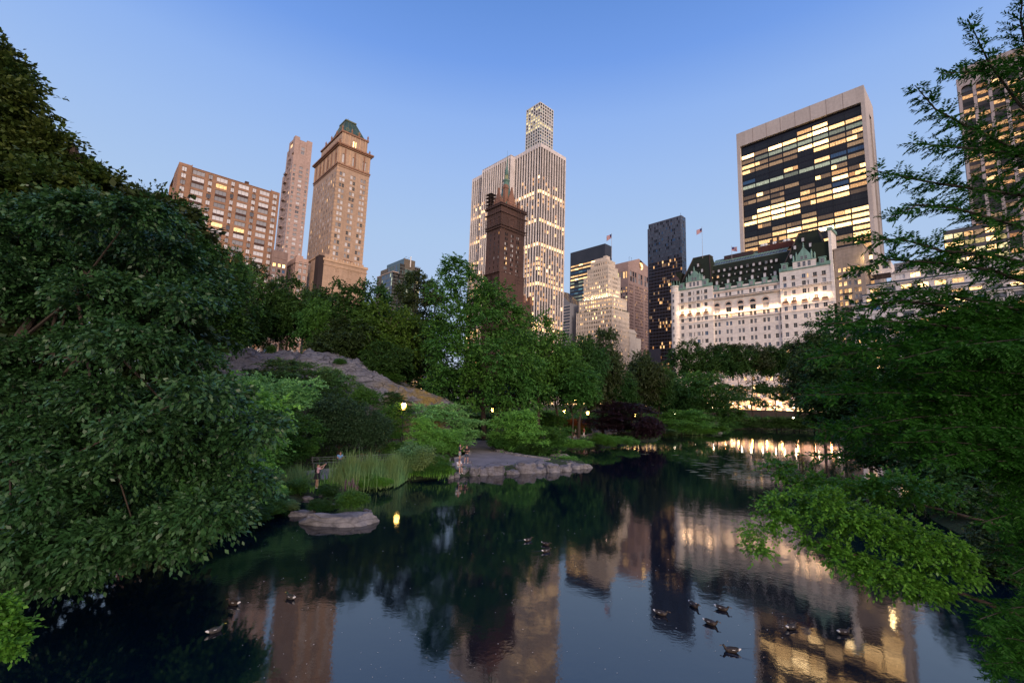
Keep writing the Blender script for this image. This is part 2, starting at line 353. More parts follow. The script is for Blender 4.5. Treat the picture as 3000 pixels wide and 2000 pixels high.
def bld_green_mansard_tower():
    b=Bld('hotel_tower','tan stone tower with quoined corners and a copper green mansard roof',82.6,224.6); b.fr='w'
    st=stone('tan brick',(.50,.35,.25),.12,(.9,.4,.03),joint=.92,streak=.2); dk=stone('weathered terracotta',(.30,.16,.10),.25,None); pale=stone('pale trim',(.56,.38,.25),.12)
    m=MB(); W,NL=17.3,33.5
    pkw=pick(blind=5,grey=2.5,dark=2,sky=1)
    rows=[(121.3-3.05*k-.95,121.3-3.05*k+.95) for k in range(40)]
    wc=[]; 
    for c in(2.9,8.6,14.2): wc+=[(c-1.4,c-.15),(c+.15,c+1.4)]
    b.facade(m,'W',0,0,W,Z0,126,wc,rows,.25,pkw,2)
    nc=[]
    for i in range(9): c=2.6+i*3.55; nc+=[(c-.95,c-.1),(c+.2,c+1.05)]
    b.facade(m,'N',0,0,NL,Z0,126,nc,rows,.10,pick(grey=3,dark=5,blind=1.2,warm=.35,dim=.5),1)
    # upper order, three tall windows with panels, cornice
    b.facade(m,'W',-.05,0,W,126.6,136.2,[(2.0,3.8),(7.5,9.4),(13.2,15.1)],[(127.6,132.4)],.5,pick(blind=1),2,m=0)
    b.facade(m,'N',-.05,0,NL,126.6,136.2,[(2+3.6*i,3.5+3.6*i) for i in range(9)],[(127.6,132.8)],.5,pick(dark=3,grey=1),2,m=0)
    for i in range(7): u=.9+2.6*i; m.box(u-.35,u+.35,-.3,.2,127.0,135.2,1 if i%2 else 2)
    for i in range(13): u=.6+2.7*i; m.box(-.3,.2,u-.35,u+.35,127,135.2,1 if i%2 else 2)
    for z,p,h in((125.9,.45,.7),(124.9,.25,.35),(135.9,.75,.6),(136.5,1.35,.8)): m.box(-p,W+p,-p,NL+p,z,z+h,1)
    # corner quoins
    for k in range(58):
        z=7+k*2.05; a=.9 if k%2 else 1.5; m.box(-.07,a,-.07,a*.9,z,z+1.0,2); m.box(W-a,W+.07,-.07,a,z,z+1.0,2)
    # attic with arched window, urns
    b.facade(m,'W',1.6,1.6,W-1.6,137.2,145.2,[(7.7,9.6)],[(138.8,142.4)],.3,pick(bright=1),2)
    b.facade(m,'N',1.6,1.6,NL-3,137.2,144.6,[(4+4.2*i,5.6+4.2*i) for i in range(6)],[(138.6,142.2)],.3,pick(dark=1),2)
    b.rest(m,1.6,W-1.6,1.6,NL-3,137.2,145.0); m.box(1.1,W-1.1,1.1,NL-2.5,145.0,145.9,1)
    for i in range(5): u=3+2.85*i; m.box(u-.3,u+.3,1.3,1.8,137.3,144.8,2)
    for x,y in((.5,.5),(W-.5,.5),(.5,NL-1),(1.6,1.6),(W-1.6,1.6),(1.5,9),(1.5,16),(1.5,24),(W/2-2,1.4),(W/2+2,1.4)):
        z=137.3 if x<1 or x>W-1 else 145.9
        m.lathe([(.45,z),(.5,z+.6),(.25,z+.9),(.5,z+1.6),(.35,z+2.2),(.12,z+2.6),(.02,z+3.1)],x,y,8,1)
    b.rest(m,0,W,0,NL,Z0,136,0,'SE'); m.quad((0,0,137.2),(W,0,137.2),(W,NL,137.2),(0,NL,137.2))
    m.obj('wall',[st,dk,pale],b.root,CITY)
    cu=stone('patina copper',(.045,.10,.085),.5,None,.55,streak=.6); r=MB(); rib=plain('copper rib',(.13,.15,.09),.5)
    r.frustum((2.2,W-2.2,3,NL-12),(5.6,W-6.3,8.5,NL-17),145.9,156.4,0); r.box(5.2,W-5.9,8.1,NL-16.6,156.4,157.1,1)
    for t in range(5):
        f=t/4; r.tube([(2.2+f*(W-4.4),3,145.9),(5.6+f*(W-11.9),8.5,156.5)],.11,4,1)
    for t in range(8):
        f=t/7; r.tube([(2.2,3+f*(NL-15),145.9),(5.6,8.5+f*(NL-25.5),156.5)],.11,4,1)
    r.frustum((5.8,W-6.5,9,NL-18),(8.2,8.8,13,13.6),157.1,159.0,0); r.tube([(8.5,13.2,158.8),(8.5,13.2,161)],.12,5,1)
    ro=r.obj('roof',[cu,rib],b.root,CITY)
    for x,y,rz in((5.0,3.9,0),(11.5,3.9,0),(3.0,8.5,1),(3.0,14,1)):
        d=MB()
        for k in range(12):
            t=2*math.pi*k/12; t2=2*math.pi*(k+1)/12; p=lambda a,rr: ((x+rr*math.cos(a),y-.35,148.6+rr*1.2*math.sin(a)) if not rz else (x-.35,y+rr*math.cos(a),148.6+rr*1.2*math.sin(a)))
            d.quad(p(t,.55),p(t2,.55),p(t2,1.0),p(t,1.0),0)
        d.box(x-.5,x+.5,y-.3,y+.9,147.8,149.6,1) if not rz else d.box(x-.3,x+.9,y-.5,y+.5,147.8,149.6,1)
        d.obj('dormer',[rib,cu],ro,CITY)
    # lower wings: a dark shaft and a broader stone base with terrace
    lw=MB(); lr=[(68.2-4*k,70.2-4*k) for k in range(14)]
    b.facade(lw,'W',-2.6,-3.4,W+1.5,Z0,73.0,[(1.6,2.7),(3.0,4.1),(8.2,9.3),(9.6,10.7),(13.4,14.5),(14.8,15.9)],lr,.35,pick(blind=5,grey=2),2)
    lw.box(-3.2,W+1.3,-2.4,-.1,Z0,72.4,0); lw.box(-3.9,W+2,-3.0,0,73.0,74.2,2); lw.box(-3.7,W+1.8,-2.9,0,70.9,71.3,2)
    for i in range(14): u=-3+1.45*i; lw.box(u,u+.9,-2.95,-2.65,74.2,75.2,2)
    b.facade(lw,'N',-3.4,1.5,16,Z0,77,[(4+3.6*i,5.4+3.6*i) for i in range(3)],lr,.35,pick(dark=2,grey=2),1); lw.box(-3.2,-.1,-2.5,15.8,Z0,76.4,0); lw.box(-3.8,0,5,20,76.4,77.3,2)
    lw.box(6,11,-2.9,-2.0,75.3,75.6,1); lw.obj('lower_wing',[st,dk,pale],b.root,CITY)
    sh=MB(); sh.box(-5.8,-3.5,-2.7,2.5,Z0,74.6); sh.box(-5.9,-3.4,-2.8,2.6,74.6,75.2); sh.obj('dark_shaft',stone('sooty brick',(.035,.022,.022),.3,(1,.4)),b.root,CITY)
    b.finish(100,60)
bld_green_mansard_tower()

def bld_small(): # low buildings glimpsed between the towers
    b=Bld('office_building','low brown block with three lit windows, below the slim limestone tower',58.6,232)
    m=MB(); st=stone('mauve brown brick',(.30,.21,.185),.1,(1,.5)); W=6.9
    rows=[(67.5-2.75*k,69.2-2.75*k) for k in range(20)]
    b.facade(m,'W',0,0,W,Z0,75.4,[(.6,2.0),(2.9,4.2),(4.9,6.2)],rows,.3,lambda i,j,a,c:'bright' if j==19 else ['blue','blind','grey','dark'][(i+j)%4],1)
    b.facade(m,'N',0,0,20,Z0,75.4,bays(0,20,6,.45),rows,.3,pick(grey=1,dark=1),1); b.rest(m,0,W,0,20,Z0,75.3); m.box(-.1,W+.1,-.12,0,71.6,72.0); m.obj('wall',st,b.root,CITY); b.finish(60,40)
    b=Bld('apartment_building','narrow pinkish building seen in the gap left of the tan stone tower',70.5,236)
    m=MB(); b.facade(m,'W',0,0,6,Z0,75.5,[(1.5,3.1),(3.9,5.4)],floors(75,10,3.4,2.2,1.5),.3,pick(blind=3,grey=1),2); b.facade(m,'N',0,0,14,Z0,75.5,bays(0,14,4),floors(75,10,3.4,2,1.5),.3,pick(grey=1),1)
    b.rest(m,0,6,0,14,Z0,75.4); m.box(-.3,6.3,-.3,14,72.6,73.0); m.box(1,4,2,6,75.4,77.2); m.obj('wall',stone('rose stone',(.52,.36,.30),.08),b.root,CITY); b.finish(40,40)
    # teal glass building
    b=Bld('glass_building','small teal glass building with a thin white mast, behind the trees left of centre',160.3,290)
    bl=plain('slate blue cladding',(.10,.17,.21),.45,.2,.15); br=stone('olive metal panel',(.17,.145,.115),.1,(.8,30,.04)); tg=[pick(teal=3,blue=1,sky=1),pick(teal=4,cool=1)]
    m=MB()
    m.quad((0,0,98),(0,26,98),(0,26,108.6),(0,0,108.6),1); b.q(m,'N',-.02,0,26,96,108.6,1); b.q(m,'W',0,0,9.2,101.2,108.6,2); b.rest(m,0,9.2,0,26,Z0,108.6); m.box(0,9.2,-.05,.0,100.6,101.2,0)
    b.facade(m,'W',.1,0,9.1,Z0,100.6,bays(0,9.1,6,.9),floors(100.5,20,2.1,1.85),.1,tg[1],0); b.facade(m,'W',.0,9.4,14.0,Z0,104.2,bays(9.4,14,3,.85),floors(104,20,2.1,1.85),.1,pick(brown=3,dark=2,yellow=.5),0); b.rest(m,9.4,14,0,20,Z0,104.1)
    m.box(9.3,14.2,-.1,.1,104.6,104.8,2)
    b.facade(m,'W',-6,-6.3,-2.4,Z0,102,bays(-6.3,-2.4,4,.86),floors(102,20,2.4,2.1),.1,pick(brown=4,dark=2,teal=1),0); b.facade(m,'N',-6.3,-6,23,94.5,102,bays(-6,23,14,.9),[(95,101.6)],.1,pick(blue=2,sky=1,teal=1),0); b.rest(m,-6.3,-2.4,-6,23,Z0,101.9)
    b.q(m,'N',-6.32,12,23,94,101.9,2)
    b.facade(m,'W',-10,-13.6,-9.4,Z0,93.6,bays(-13.6,-9.4,4,.86),floors(93.5,20,2.4,2.1),.1,pick(brown=4,dark=2),0); b.facade(m,'N',-13.6,-10,13,Z0,93.6,bays(-10,5.5,8,.9),floors(93,20,3.2,2.6),.1,pick(blue=3,sky=1,cool=.8),0); b.rest(m,-13.6,-9.4,-10,13,Z0,93.5)
    b.q(m,'N',-13.64,6,13,Z0,93.4,2); m.box(-13.9,-9.2,-10.3,13.2,93.5,94.0,3)
    m.obj('wall',[plain('grey metal frame',(.16,.18,.17),.5),bl,br,plain('pale coping',(.55,.42,.34),.7)],b.root,CITY)
    q=MB(); q.box(4.8,5.4,-.7,-.1,103.0,111.0); q.obj('mast',plain('white mast',(.85,.83,.8),.4),b.root,CITY)
    q=MB(); q.tube([(0,1,108.6),(1.2,.2,109.8),(2.0,-.2,110.2)],.12,5); q.tube([(2.8,1,108.6),(3.6,.2,109.6),(4.2,0,110)],.12,5); q.obj('aerial',FR_D,b.root,CITY)
    b.finish(100,60)
    # slanted glass roof block
    b=Bld('glass_building','little building with slanted glass roof beside the white striped tower',330,274.5)
    m=MB(); m.poly([(0,0,Z0),(0,0,103),(0,18,119),(0,18,Z0)][::-1],0); m.quad((0,0,103),(20,0,103),(20,18,119),(0,18,119),1)
    b.q(m,'W',0,0,20,Z0,103,0)
    for k in range(22):
        z=101.2-2.9*k; b.q(m,'N',-.06,0,10,z-.7,z,2); b.q(m,'N',-.05,0,10,z-2.6,z-.75,1)
    m.obj('wall',[plain('grey cladding',(.25,.25,.27),.6),WM['sky'],plain('pale band',(.6,.52,.48),.7)],b.root,CITY)
    b=Bld('office_building','small pale capped tower in front of the gabled pink tower',355.4,226); m=MB()
    m.box(0,12,0,12,Z0,75.4); m.box(-.5,13,-.5,12.5,73.2,74.0); m.box(.5,11,.5,11,75.4,76.8); m.box(0,19,-.6,12,Z0,69.5); b.facade(m,'W',-.7,0,19,60,69.4,bays(0,19,8,.4),[(62,64),(66,67.6)],.3,pick(warm=2,blind=1),1)
    m.obj('wall',stone('cream stone',(.62,.56,.50),.08),b.root,CITY); b.finish(20,50)
bld_small()

def bld_striped():
    b=Bld('office_tower','tall white striped office tower with dark vertical window strips, left of centre',246.4,237.7); b.fr='d'
    mar=stone('white marble',(.78,.72,.70),.06,(3,4,.03),joint=.93,streak=.08); dk=plain('black spandrel',(.010,.009,.010),.5,spec=.15)
    m=MB(); P=2.92; band={}
    rr=random.Random(3)
    z=188.; rows=[]
    while z>8: rows.append((z-2.5,z)); z-=3.98
    rows=rows[::-1]; nr=len(rows)
    strong={nr-4:1,nr-10:.9,nr-15:.8,nr-16:.5,nr-23:.9,nr-26:.3,nr-31:.95,nr-32:.7}
    lvl=[strong.get(j,rr.choice([.03,.06,.1,.2,.35]) if j>nr-18 else rr.choice([.3,.45,.5,.6])) for j in range(nr)]
    def pk(i,j,ni,nj):
        p=lvl[j]*(.6+.8*(math.sin(i*.5+j)*.5+.5))
        if lvl[j]>.6 and random.random()<.88: return random.choice(['bright','bright','warm'])
        return random.choices(['warm','orange','bright'],[4,3,1])[0] if random.random()<p else random.choice(['dark','dark','brown'])
    def face(f,pl,u0,u1,n,ztop=215.):
        p=(u1-u0)/n; cols=[(u0+p*i+.47,u0+p*(i+1)-.47) for i in range(n)]
        b.facade(m,f,pl,u0,u1,Z0,ztop,cols,[(Z0+1,ztop-3.2)],.9,None,0,win=False,back=1)
        for j,(r0,r1) in enumerate(rows):
            for i,(c0,c1) in enumerate(cols): b.wins.append((f,pl+.84,(c0+c1)/2,(r0+r1)/2,c1-c0-.04,r1-r0,pk(i,j,n,nr),0))
        for i in range(n+1):
            u=u0+p*i
            if f=='N': m.box(pl-.3,pl+.02,u-.24,u+.24,Z0,ztop-.6)
            else: m.box(u-.24,u+.24,pl-.3,pl+.02,Z0,ztop-.6)
    face('N',0,0,30.5,10); face('N',-4.5,30.5,68,13); face('N',0,68,88.3,7); face('W',0,0,30.8,10)
    m.quad((0,30.5,Z0),(-4.5,30.5,Z0),(-4.5,30.5,215),(0,30.5,215)); m.quad((0,68,Z0),(-4.5,68,Z0),(-4.5,68,215),(0,68,215))
    b.rest(m,0,31,0,88.3,Z0,214.9); m.box(-4.5,0,30.5,68,214.2,214.9)
    m.obj('wall',[mar,dk],b.root,CITY); b.finish(100,90)
    b=Bld('residential_tower','thin tower with a grid of square windows, behind the white striped tower',421.5,409.4)
    m=MB(); con=stone('white concrete',(.62,.60,.57),.04,None,streak=.04); S=27.8/6
    def lv(j): return 425.2-4.72*(j+1)
    rows=[(lv(j)+.85,lv(j)+4.1) for j in range(40)]
    cols=[(S*i+.72,S*(i+1)-.72) for i in range(6)]
    def pN(i,j,ni,nj):
        k=39-j
        if k in(15,16): return 'bright'
        if k==0: return 'yellow' if i in(3,4) else 'dark'
        if 1<=k<=7: return random.choices(['yellow','brown','dark'],[6 if k>2 else 2,2,1])[0]
        return random.choices(['dark','teal','blue'],[4,2 if k>9 else .3,.5])[0]
    def pW(i,j,ni,nj):
        k=39-j
        if k in(15,16): return 'bright'
        if k==6: return 'yellow'
        return random.choices(['dark','teal','blue','grey','cool'],[3,2 if k>8 else .6,1.4,1,.25])[0]
    b.facade(m,'N',0,0,27.8,Z0,426,cols,rows,.7,pN,0); b.facade(m,'W',0,0,27.8,Z0,426,cols,rows,.7,pW,0); b.rest(m,0,27.8,0,27.8,Z0,425.9)
    m.obj('wall',con,b.root,CITY); b.finish(100,340)
bld_striped()

def bld_spire():
    b=Bld('hotel_tower','dark brown scaffolded tower with a pointed green copper spire',174.5,200.6)
    br=stone('dark brown stone',(.105,.058,.048),.3,(1.2,.5)); oc=stone('orange terracotta',(.27,.14,.095),.2); m=MB(); W,NL=20.3,13.2
    rows=[(115.6-3.05*k-1.0,115.6-3.05*k+.8) for k in range(34)]
    wc=[]
    for c in(5.0,10.0,14.7): wc+=[(c-1.15,c-.15),(c+.15,c+1.15)]
    b.facade(m,'W',0,0,W,Z0,128,wc,[r for r in rows if r[1]<111.5],.3,pick(dark=3,grey=1.5,blind=1.6,warm=.5),2); b.facade(m,'N',0,0,NL,Z0,128,[(1.0,1.9),(4.9,5.8),(8.8,9.7)],[r for r in rows if r[1]<111.5],.3,pick(dark=2,sky=3,orange=.7,blind=.5),1)
    b.facade(m,'W',-.3,0,W,113.2,122.6,[(3.9,5.9),(8.7,10.9),(13.6,15.7),(17.3,18.6)],[(115.4,120.3)],.6,pick(dark=3,brown=3,grey=1),2); b.facade(m,'N',-.3,0,NL,113.2,122.6,[(.8,2.2),(4.7,6.2),(8.6,10.2)],[(115.6,119.6)],.6,pick(dark=1),1)
    for z,p,h in((112.6,.7,.5),(114.2,1.0,.4),(122.4,1.1,.6),(126.6,1.3,.7),(128.0,.9,.6),(84.5,.8,.5)): m.box(-p,W+p,-p,NL+p,z,z+h)
    b.rest(m,0,W,0,NL,Z0,128.2)
    # stepped lower parts
    m.box(0,28,-1,15,Z0,70.6,0); m.box(0,20.5,-.8,14,Z0,84.4,0); m.box(20.5,22.2,-1.2,.3,69,73.5,1); m.box(26,28.2,-1.2,1,69,73.8,1)
    m.obj('wall',[br,oc],b.root,CITY)
    # gables and chimneys in orange terracotta
    g=MB()
    def gable(cx,cy,w,z0,z1,z2,ax):
        pts=[(-w,z0),(w,z0),(w,z1),(.4*w,z1+.45*(z2-z1)),(0,z2),(-.4*w,z1+.45*(z2-z1)),(-w,z1)]
        for d in(0,1.2):
            pp=[((cx+a,cy+d,z) if ax=='W' else (cx+d,cy+a,z)) for a,z in pts]; g.poly(pp if d==0 else pp[::-1],0)
        for (a,z),(a2,z2_) in zip(pts,pts[1:]+pts[:1]):
            g.quad(*[((cx+q[0],cy+q[2],q[1]) if ax=='W' else (cx+q[2],cy+q[0],q[1])) for q in((a,z,0),(a2,z2_,0),(a2,z2_,1.2),(a,z,1.2))],0)
    gable(9.0,.3,2.6,128.5,133.5,141.8,'W'); gable(.3,4.0,2.3,128.5,132.5,139.5,'N'); gable(15.4,.4,1.0,128.5,130.5,134.0,'W')
    g.box(5.0,7.6,2.6,4.6,128.5,143.2); g.box(4.7,7.9,2.3,4.9,140.8,141.6)
    for x,y in((1,.6),(5.6,.4),(12.4,.4),(.6,1),(.6,7.5),(.6,11.5),(18.6,.6)):
        g.lathe([(.5,128.5),(.5,130.6),(.25,131.2),(.02,133.4)],x,y,6)
    g.obj('gable',oc,b.root,CITY)
    cu=stone('pale verdigris copper',(.10,.20,.165),.35,None,.6,streak=.5); s=MB(); cx,cy=9.5,6.8
    def octa(r): return r
    s.lathe([(6.6,128.5),(4.4,135.0),(2.6,141.5),(1.9,147.2),(2.3,147.8),(2.3,148.6)],cx,cy,8); s.lathe([(1.1,152.2),(1.3,153.4),(.62,157.0),(.3,161.5),(.04,166.6)],cx,cy,8)
    for k in range(8):
        t=2*math.pi*k/8; s.box(cx+1.15*math.cos(t)-.14,cx+1.15*math.cos(t)+.14,cy+1.15*math.sin(t)-.14,cy+1.15*math.sin(t)+.14,148.6,152.3)
    s.tube([(cx,cy,166.4),(cx,cy,169)],.06,5); so_=s.obj('spire',cu,b.root,CITY)
    l=MB(); l.lathe([(.7,148.7),(.7,152.1)],cx,cy,8); l.obj('lantern',WM['yellow'],so_,CITY)
    sc=MB(); 
    for z in np.arange(80,129,2.0):
        for y in(-1.5,-2.6): sc.tube([(1.5+11,y,z),(W+1.2,y,z)],.05,4)
    for x in np.arange(12.5,W+1.4,2.1):
        for y in(-1.5,-2.6): sc.tube([(x,y,70),(x,y,129)],.06,4)
    for z in np.arange(112.6,131,1.8):
        for q in(0,1): sc.tube([(-1.8,-1.8,z),(W+1.8,-1.8,z)],.06,4) if q else sc.tube([(-1.8,-1.8,z),(-1.8,NL+1.5,z)],.06,4)
    for t in range(10): sc.tube([(-1.8,-1.8+t*1.7,112),(-1.8,-1.8+t*1.7,130)],.05,4); sc.tube([(-1.8+t*2.5,-1.8,112),(-1.8+t*2.5,-1.8,130)],.05,4)
    for x in(-1.2,1.2,3.4):
        for y in (9,11.5,14): sc.tube([(x,y,128),(x,y,137.5-abs(x)*.6)],.07,4)
    for z in(130,132.4,134.8,137): sc.tube([(-1.2,9,z),(-1.2,14,z),(3.4,14,z),(3.4,9,z)],.09,4); sc.box(-1.4,3.6,8.8,14.2,z-.08,z+.04)
    sc.obj('scaffolding',plain('scaffold steel',(.05,.03,.03),.7),b.root,CITY); b.finish(100,78)
bld_spire()

def bld_black_slab():
    b=Bld('office_tower','black slab office tower with glowing horizontal window bands and a blank dark top',401.6,285.4)
    m=MB(); bk=stone('polished black granite',(.030,.026,.030),.3,(3,2,.02),.35,joint=1.6,streak=.0)
    rows=[(167.0-4.1*k-1.2,167.0-4.1*k+.6) for k in range(36)]
    cols=bays(.8,48.5,8,.97); cl={}
    def pk(i,j,ni,nj):
        if j not in cl: cl[j]=random.choices([('cool','warm'),('warm','bright'),('cyan','blue'),('dark','cool'),('yellow','cool')],[3,2.5,2,1.5,2])[0]
        return random.choice(cl[j])
    b.facade(m,'N',0,0,49,Z0,184,cols,rows,.25,pk,3); b.facade(m,'W',0,0,13,Z0,184,bays(0,13,3,.9),rows,.25,pick(dark=3,cool=1),3); b.rest(m,0,13,0,49,Z0,183.9)
    m.obj('wall',bk,b.root,CITY); b.finish(100,80)
bld_black_slab()

def bld_stepped():
    b=Bld('office_building','cream stone office building stepping back in tiers, many lit windows, flag on its roof',329,226.1)
    st=stone('cream limestone',(.78,.68,.57),.07,(2,1,.02),joint=.92,streak=.12); m=MB(); F=3.98
    def tier(x,y,x1,y1,zt,zb,nW,nN,pk,fr=.56):
        rows=[]; z=zt-1.6
        while z-2.0>zb: rows.append((z-2.05,z)); z-=F
        b.facade(m,'N',x,y,y1,zb,zt,bays(y,y1,nN,fr,.6),rows,.35,pk,1); b.facade(m,'W',y,x,x1,zb,zt,bays(x,x1,nW,fr,.6),rows,.35,pk,1); b.rest(m,x,x1,y,y1,zb,zt)
        n=int((y1-y)/1.9)
        for i in range(n+1): u=y+(y1-y)*i/n; m.box(x-.16,x+.02,u-.22,u+.22,zb,zt+.7)
        n=int((x1-x)/1.9)
        for i in range(n+1): u=x+(x1-x)*i/n; m.box(u-.22,u+.22,y-.16,y+.02,zb,zt+.7)
        m.box(x-.25,x1+.2,y-.25,y1+.2,zt-.5,zt)
    lit_=lambda p,q=.5:(lambda i,j,ni,nj: random.choices(['bright','warm','dark','grey','brown'],[p*(3 if j in(0,1) else .6),p*1.4,1,.5,.7])[0])
    tier(0,0,26.8,39.3,91.2,Z0,13,20,pick(dark=4,brown=2,warm=1.2,bright=.7,grey=1))
    tier(2,1.0,24.3,38,102.8,91.2,10,17,pick(bright=5,warm=3,dark=1))
    def pk3(i,j,ni,nj): return random.choices(['bright','strong','warm','dark','dim'],[[4,2,1,.3,.3],[4,3,2,1,1],[1,.3,2,3,2],[0.3,0,1,4,1]][min(j,3)])[0]
    tier(3.5,6.6,22.6,33.8,124.5,102.8,8,13,pk3)
    tier(5.5,8,20.5,31.2,132.6,124.5,6,10,pick(dark=4,grey=2,warm=.6)); tier(7,9.8,18.8,28.4,139.0,132.6,5,7,pick(dark=3,brown=2,warm=.5))
    m.box(10,15.5,13,16.6,139,144.4); m.box(10,15.5,17.2,26.2,139,143.2); m.box(9,17,11.5,27.5,139,140.6)
    m.obj('wall',st,b.root,CITY)
    # bright ledges: floodlights stand along two setbacks
    for i in range(7):
        y=8+4*i; l=bpy.data.lights.new('ledge floodlight','POINT'); l.energy=260; l.color=(1,.78,.5); l.shadow_soft_size=.3; link('ledge_floodlight',l,b.root,(2.6,y,103.6-CITY))
    for i in range(4):
        x=5+4.6*i; l=bpy.data.lights.new('ledge floodlight','POINT'); l.energy=260; l.color=(1,.78,.5); l.shadow_soft_size=.3; link('ledge_floodlight',l,b.root,(x,5.6,103.6-CITY))
    gr=MB(); 
    for i in range(24): x=random.uniform(0,26); gr.box(x,x+random.uniform(.5,1.3),.2,.8,91.2,92.0+random.random()*.9)
    for i in range(34): y=random.uniform(0,39); gr.box(.2,.8,y,y+random.uniform(.5,1.4),91.2,92.0+random.random()*.9)
    gr.obj('roof_hedge',plain('roof hedge',(.03,.05,.02),.9),b.root,CITY); b.finish(100,70)
bld_stepped()

def bld_gabled():
    b=Bld('office_tower','pinkish granite tower whose gable is broken by a round lit notch',493.9,314.9)
    st=stone('pink granite',(.42,.295,.26),.06,(3,1.5,.02),joint=.92,streak=.06); m=MB(); W=51.5
    # west face below the gable
    cols=[]; 
    groups=[(2.5,12),(15.5,36),(39.5,49)]
    for a,c in groups: cols+=bays(a,c,max(3,round((c-a)/2.0)),.62)
    rows=[(163-4*k-2.4,163-4*k) for k in range(38)]
    b.facade(m,'W',0,0,W,Z0,166.5,cols,rows,.5,pick(dark=3,grey=3,brown=2,warm=.8),0)
    big=[c for a,z in((4,20.5),(24,35),(39,49.5)) for c in bays(a,z,max(2,round((z-a)/5.3)),.78)]
    b.facade(m,'W',0,0,W,166.5,181.6,big,[(167.2,173.6),(174.4,181.0)],.7,pick(dark=3,grey=2,sky=1),3)
    # gable wall with round notch (a polygon fan)
    cx,cz,R=31.5,193.0,4.9
    def top(u): return 191.8+(u/26.)*10.2 if u<=26 else 202.0-(u-26)/25.5*6.4-max(0,(u-45))*.0
    us=[0,8,16,22,26]+[cx+R*math.cos(math.pi-t*math.pi/10) for t in range(11)]+[40,45,W]
    us=sorted(set(round(u,3) for u in us))
    for a,c in zip(us,us[1:]):
        mid=(a+c)/2
        if abs(mid-cx)<R:
            ha,hc=[math.sqrt(max(0,R*R-(u-cx)**2)) for u in(a,c)]
            m.quad((a,0,181.6),(c,0,181.6),(c,0,cz-hc),(a,0,cz-ha))
            if abs(mid-cx)>R*.62: m.quad((a,0,cz+ha),(c,0,cz+hc),(c,0,max(top(c),cz+hc)),(a,0,max(top(a),cz+ha)))
        else: m.quad((a,0,181.6),(c,0,181.6),(c,0,top(c)),(a,0,top(a)))
    # notch tunnel and roof slopes
    NL=30
    for t in range(20):
        t1,t2=[math.radians(180-q*18) for q in(t,t+1)]; a=(cx+R*math.cos(t1),cz+R*math.sin(t1)); c=(cx+R*math.cos(t2),cz+R*math.sin(t2))
        m.quad((a[0],0,a[1]),(c[0],0,c[1]),(c[0],7,c[1]),(a[0],7,a[1]),1)
    m.quad((0,0,191.8),(26,0,202),(26,NL,202),(0,NL,191.8)); m.quad((26,0.1,202),(W,0.1,195.6),(W,NL,195.6),(26,NL,202))
    m.quad((cx-R,7,cz-R),(cx+R,7,cz-R),(cx+R,7,cz+R),(cx-R,7,cz+R),0)
    b.facade(m,'N',0,0,NL,Z0,191.8,bays(1,12,3,.6)+bays(13,NL-1,4,.5),rows[1:]+[(171,179.6)],.5,pick(dark=3,grey=1,warm=1.6,yellow=.6),1); b.rest(m,0,W,0,NL,Z0,191.7)
    m.tube([(3,.5,193),(3,.5,199.5),(5.5,.5,200)],.16,5,2); m.tube([(9,.5,196),(9,.5,199.5),(6.6,.5,197.6)],.16,5,2)
    m.obj('wall',[st,plain('pale notch lining',(.6,.45,.33),.7),FR_D],b.root,CITY)
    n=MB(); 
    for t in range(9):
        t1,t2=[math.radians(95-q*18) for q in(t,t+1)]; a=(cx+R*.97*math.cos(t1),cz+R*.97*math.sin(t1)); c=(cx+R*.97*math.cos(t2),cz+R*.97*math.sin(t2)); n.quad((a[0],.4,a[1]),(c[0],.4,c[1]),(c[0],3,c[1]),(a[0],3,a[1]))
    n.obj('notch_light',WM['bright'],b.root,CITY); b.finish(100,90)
bld_gabled()

def bld_darkglass():
    b=Bld('glass_tower','tall dark bronze glass tower with scattered amber reflections put in as glowing panes, left of the white hotel',425.2,208.8); b.fr='b'
    m=MB(); fr=plain('bronze frame',(.10,.085,.10),.35,.5); NL=37.0
    rows=[(200.6-3.55*k-2.8,200.6-3.55*k) for k in range(54)]
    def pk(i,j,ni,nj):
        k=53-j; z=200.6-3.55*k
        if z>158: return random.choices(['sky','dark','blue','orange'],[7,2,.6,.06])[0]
        if k%6 in(0,1) and 0<i<15 : return random.choices(['orange','warm','brown','dim'],[2,.9,5,2])[0]  # amber clusters on the lower glass: reflections put in as glowing panes
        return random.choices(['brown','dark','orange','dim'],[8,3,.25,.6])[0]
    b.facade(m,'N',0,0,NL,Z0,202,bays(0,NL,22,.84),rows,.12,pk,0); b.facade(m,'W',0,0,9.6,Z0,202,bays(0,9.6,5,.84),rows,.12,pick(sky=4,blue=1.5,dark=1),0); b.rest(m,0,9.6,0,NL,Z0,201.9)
    m.box(.0,9,NL,NL+1.2,Z0,197); m.tube([(1,1,202),(1,1,205)],.15,5); m.tube([(6,1,202),(6,1,204)],.15,5)
    b.facade(m,'N',-.6,24,37.6,Z0,66,bays(24,37.6,3,.5),[],.2,None)
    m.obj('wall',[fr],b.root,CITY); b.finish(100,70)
bld_darkglass()

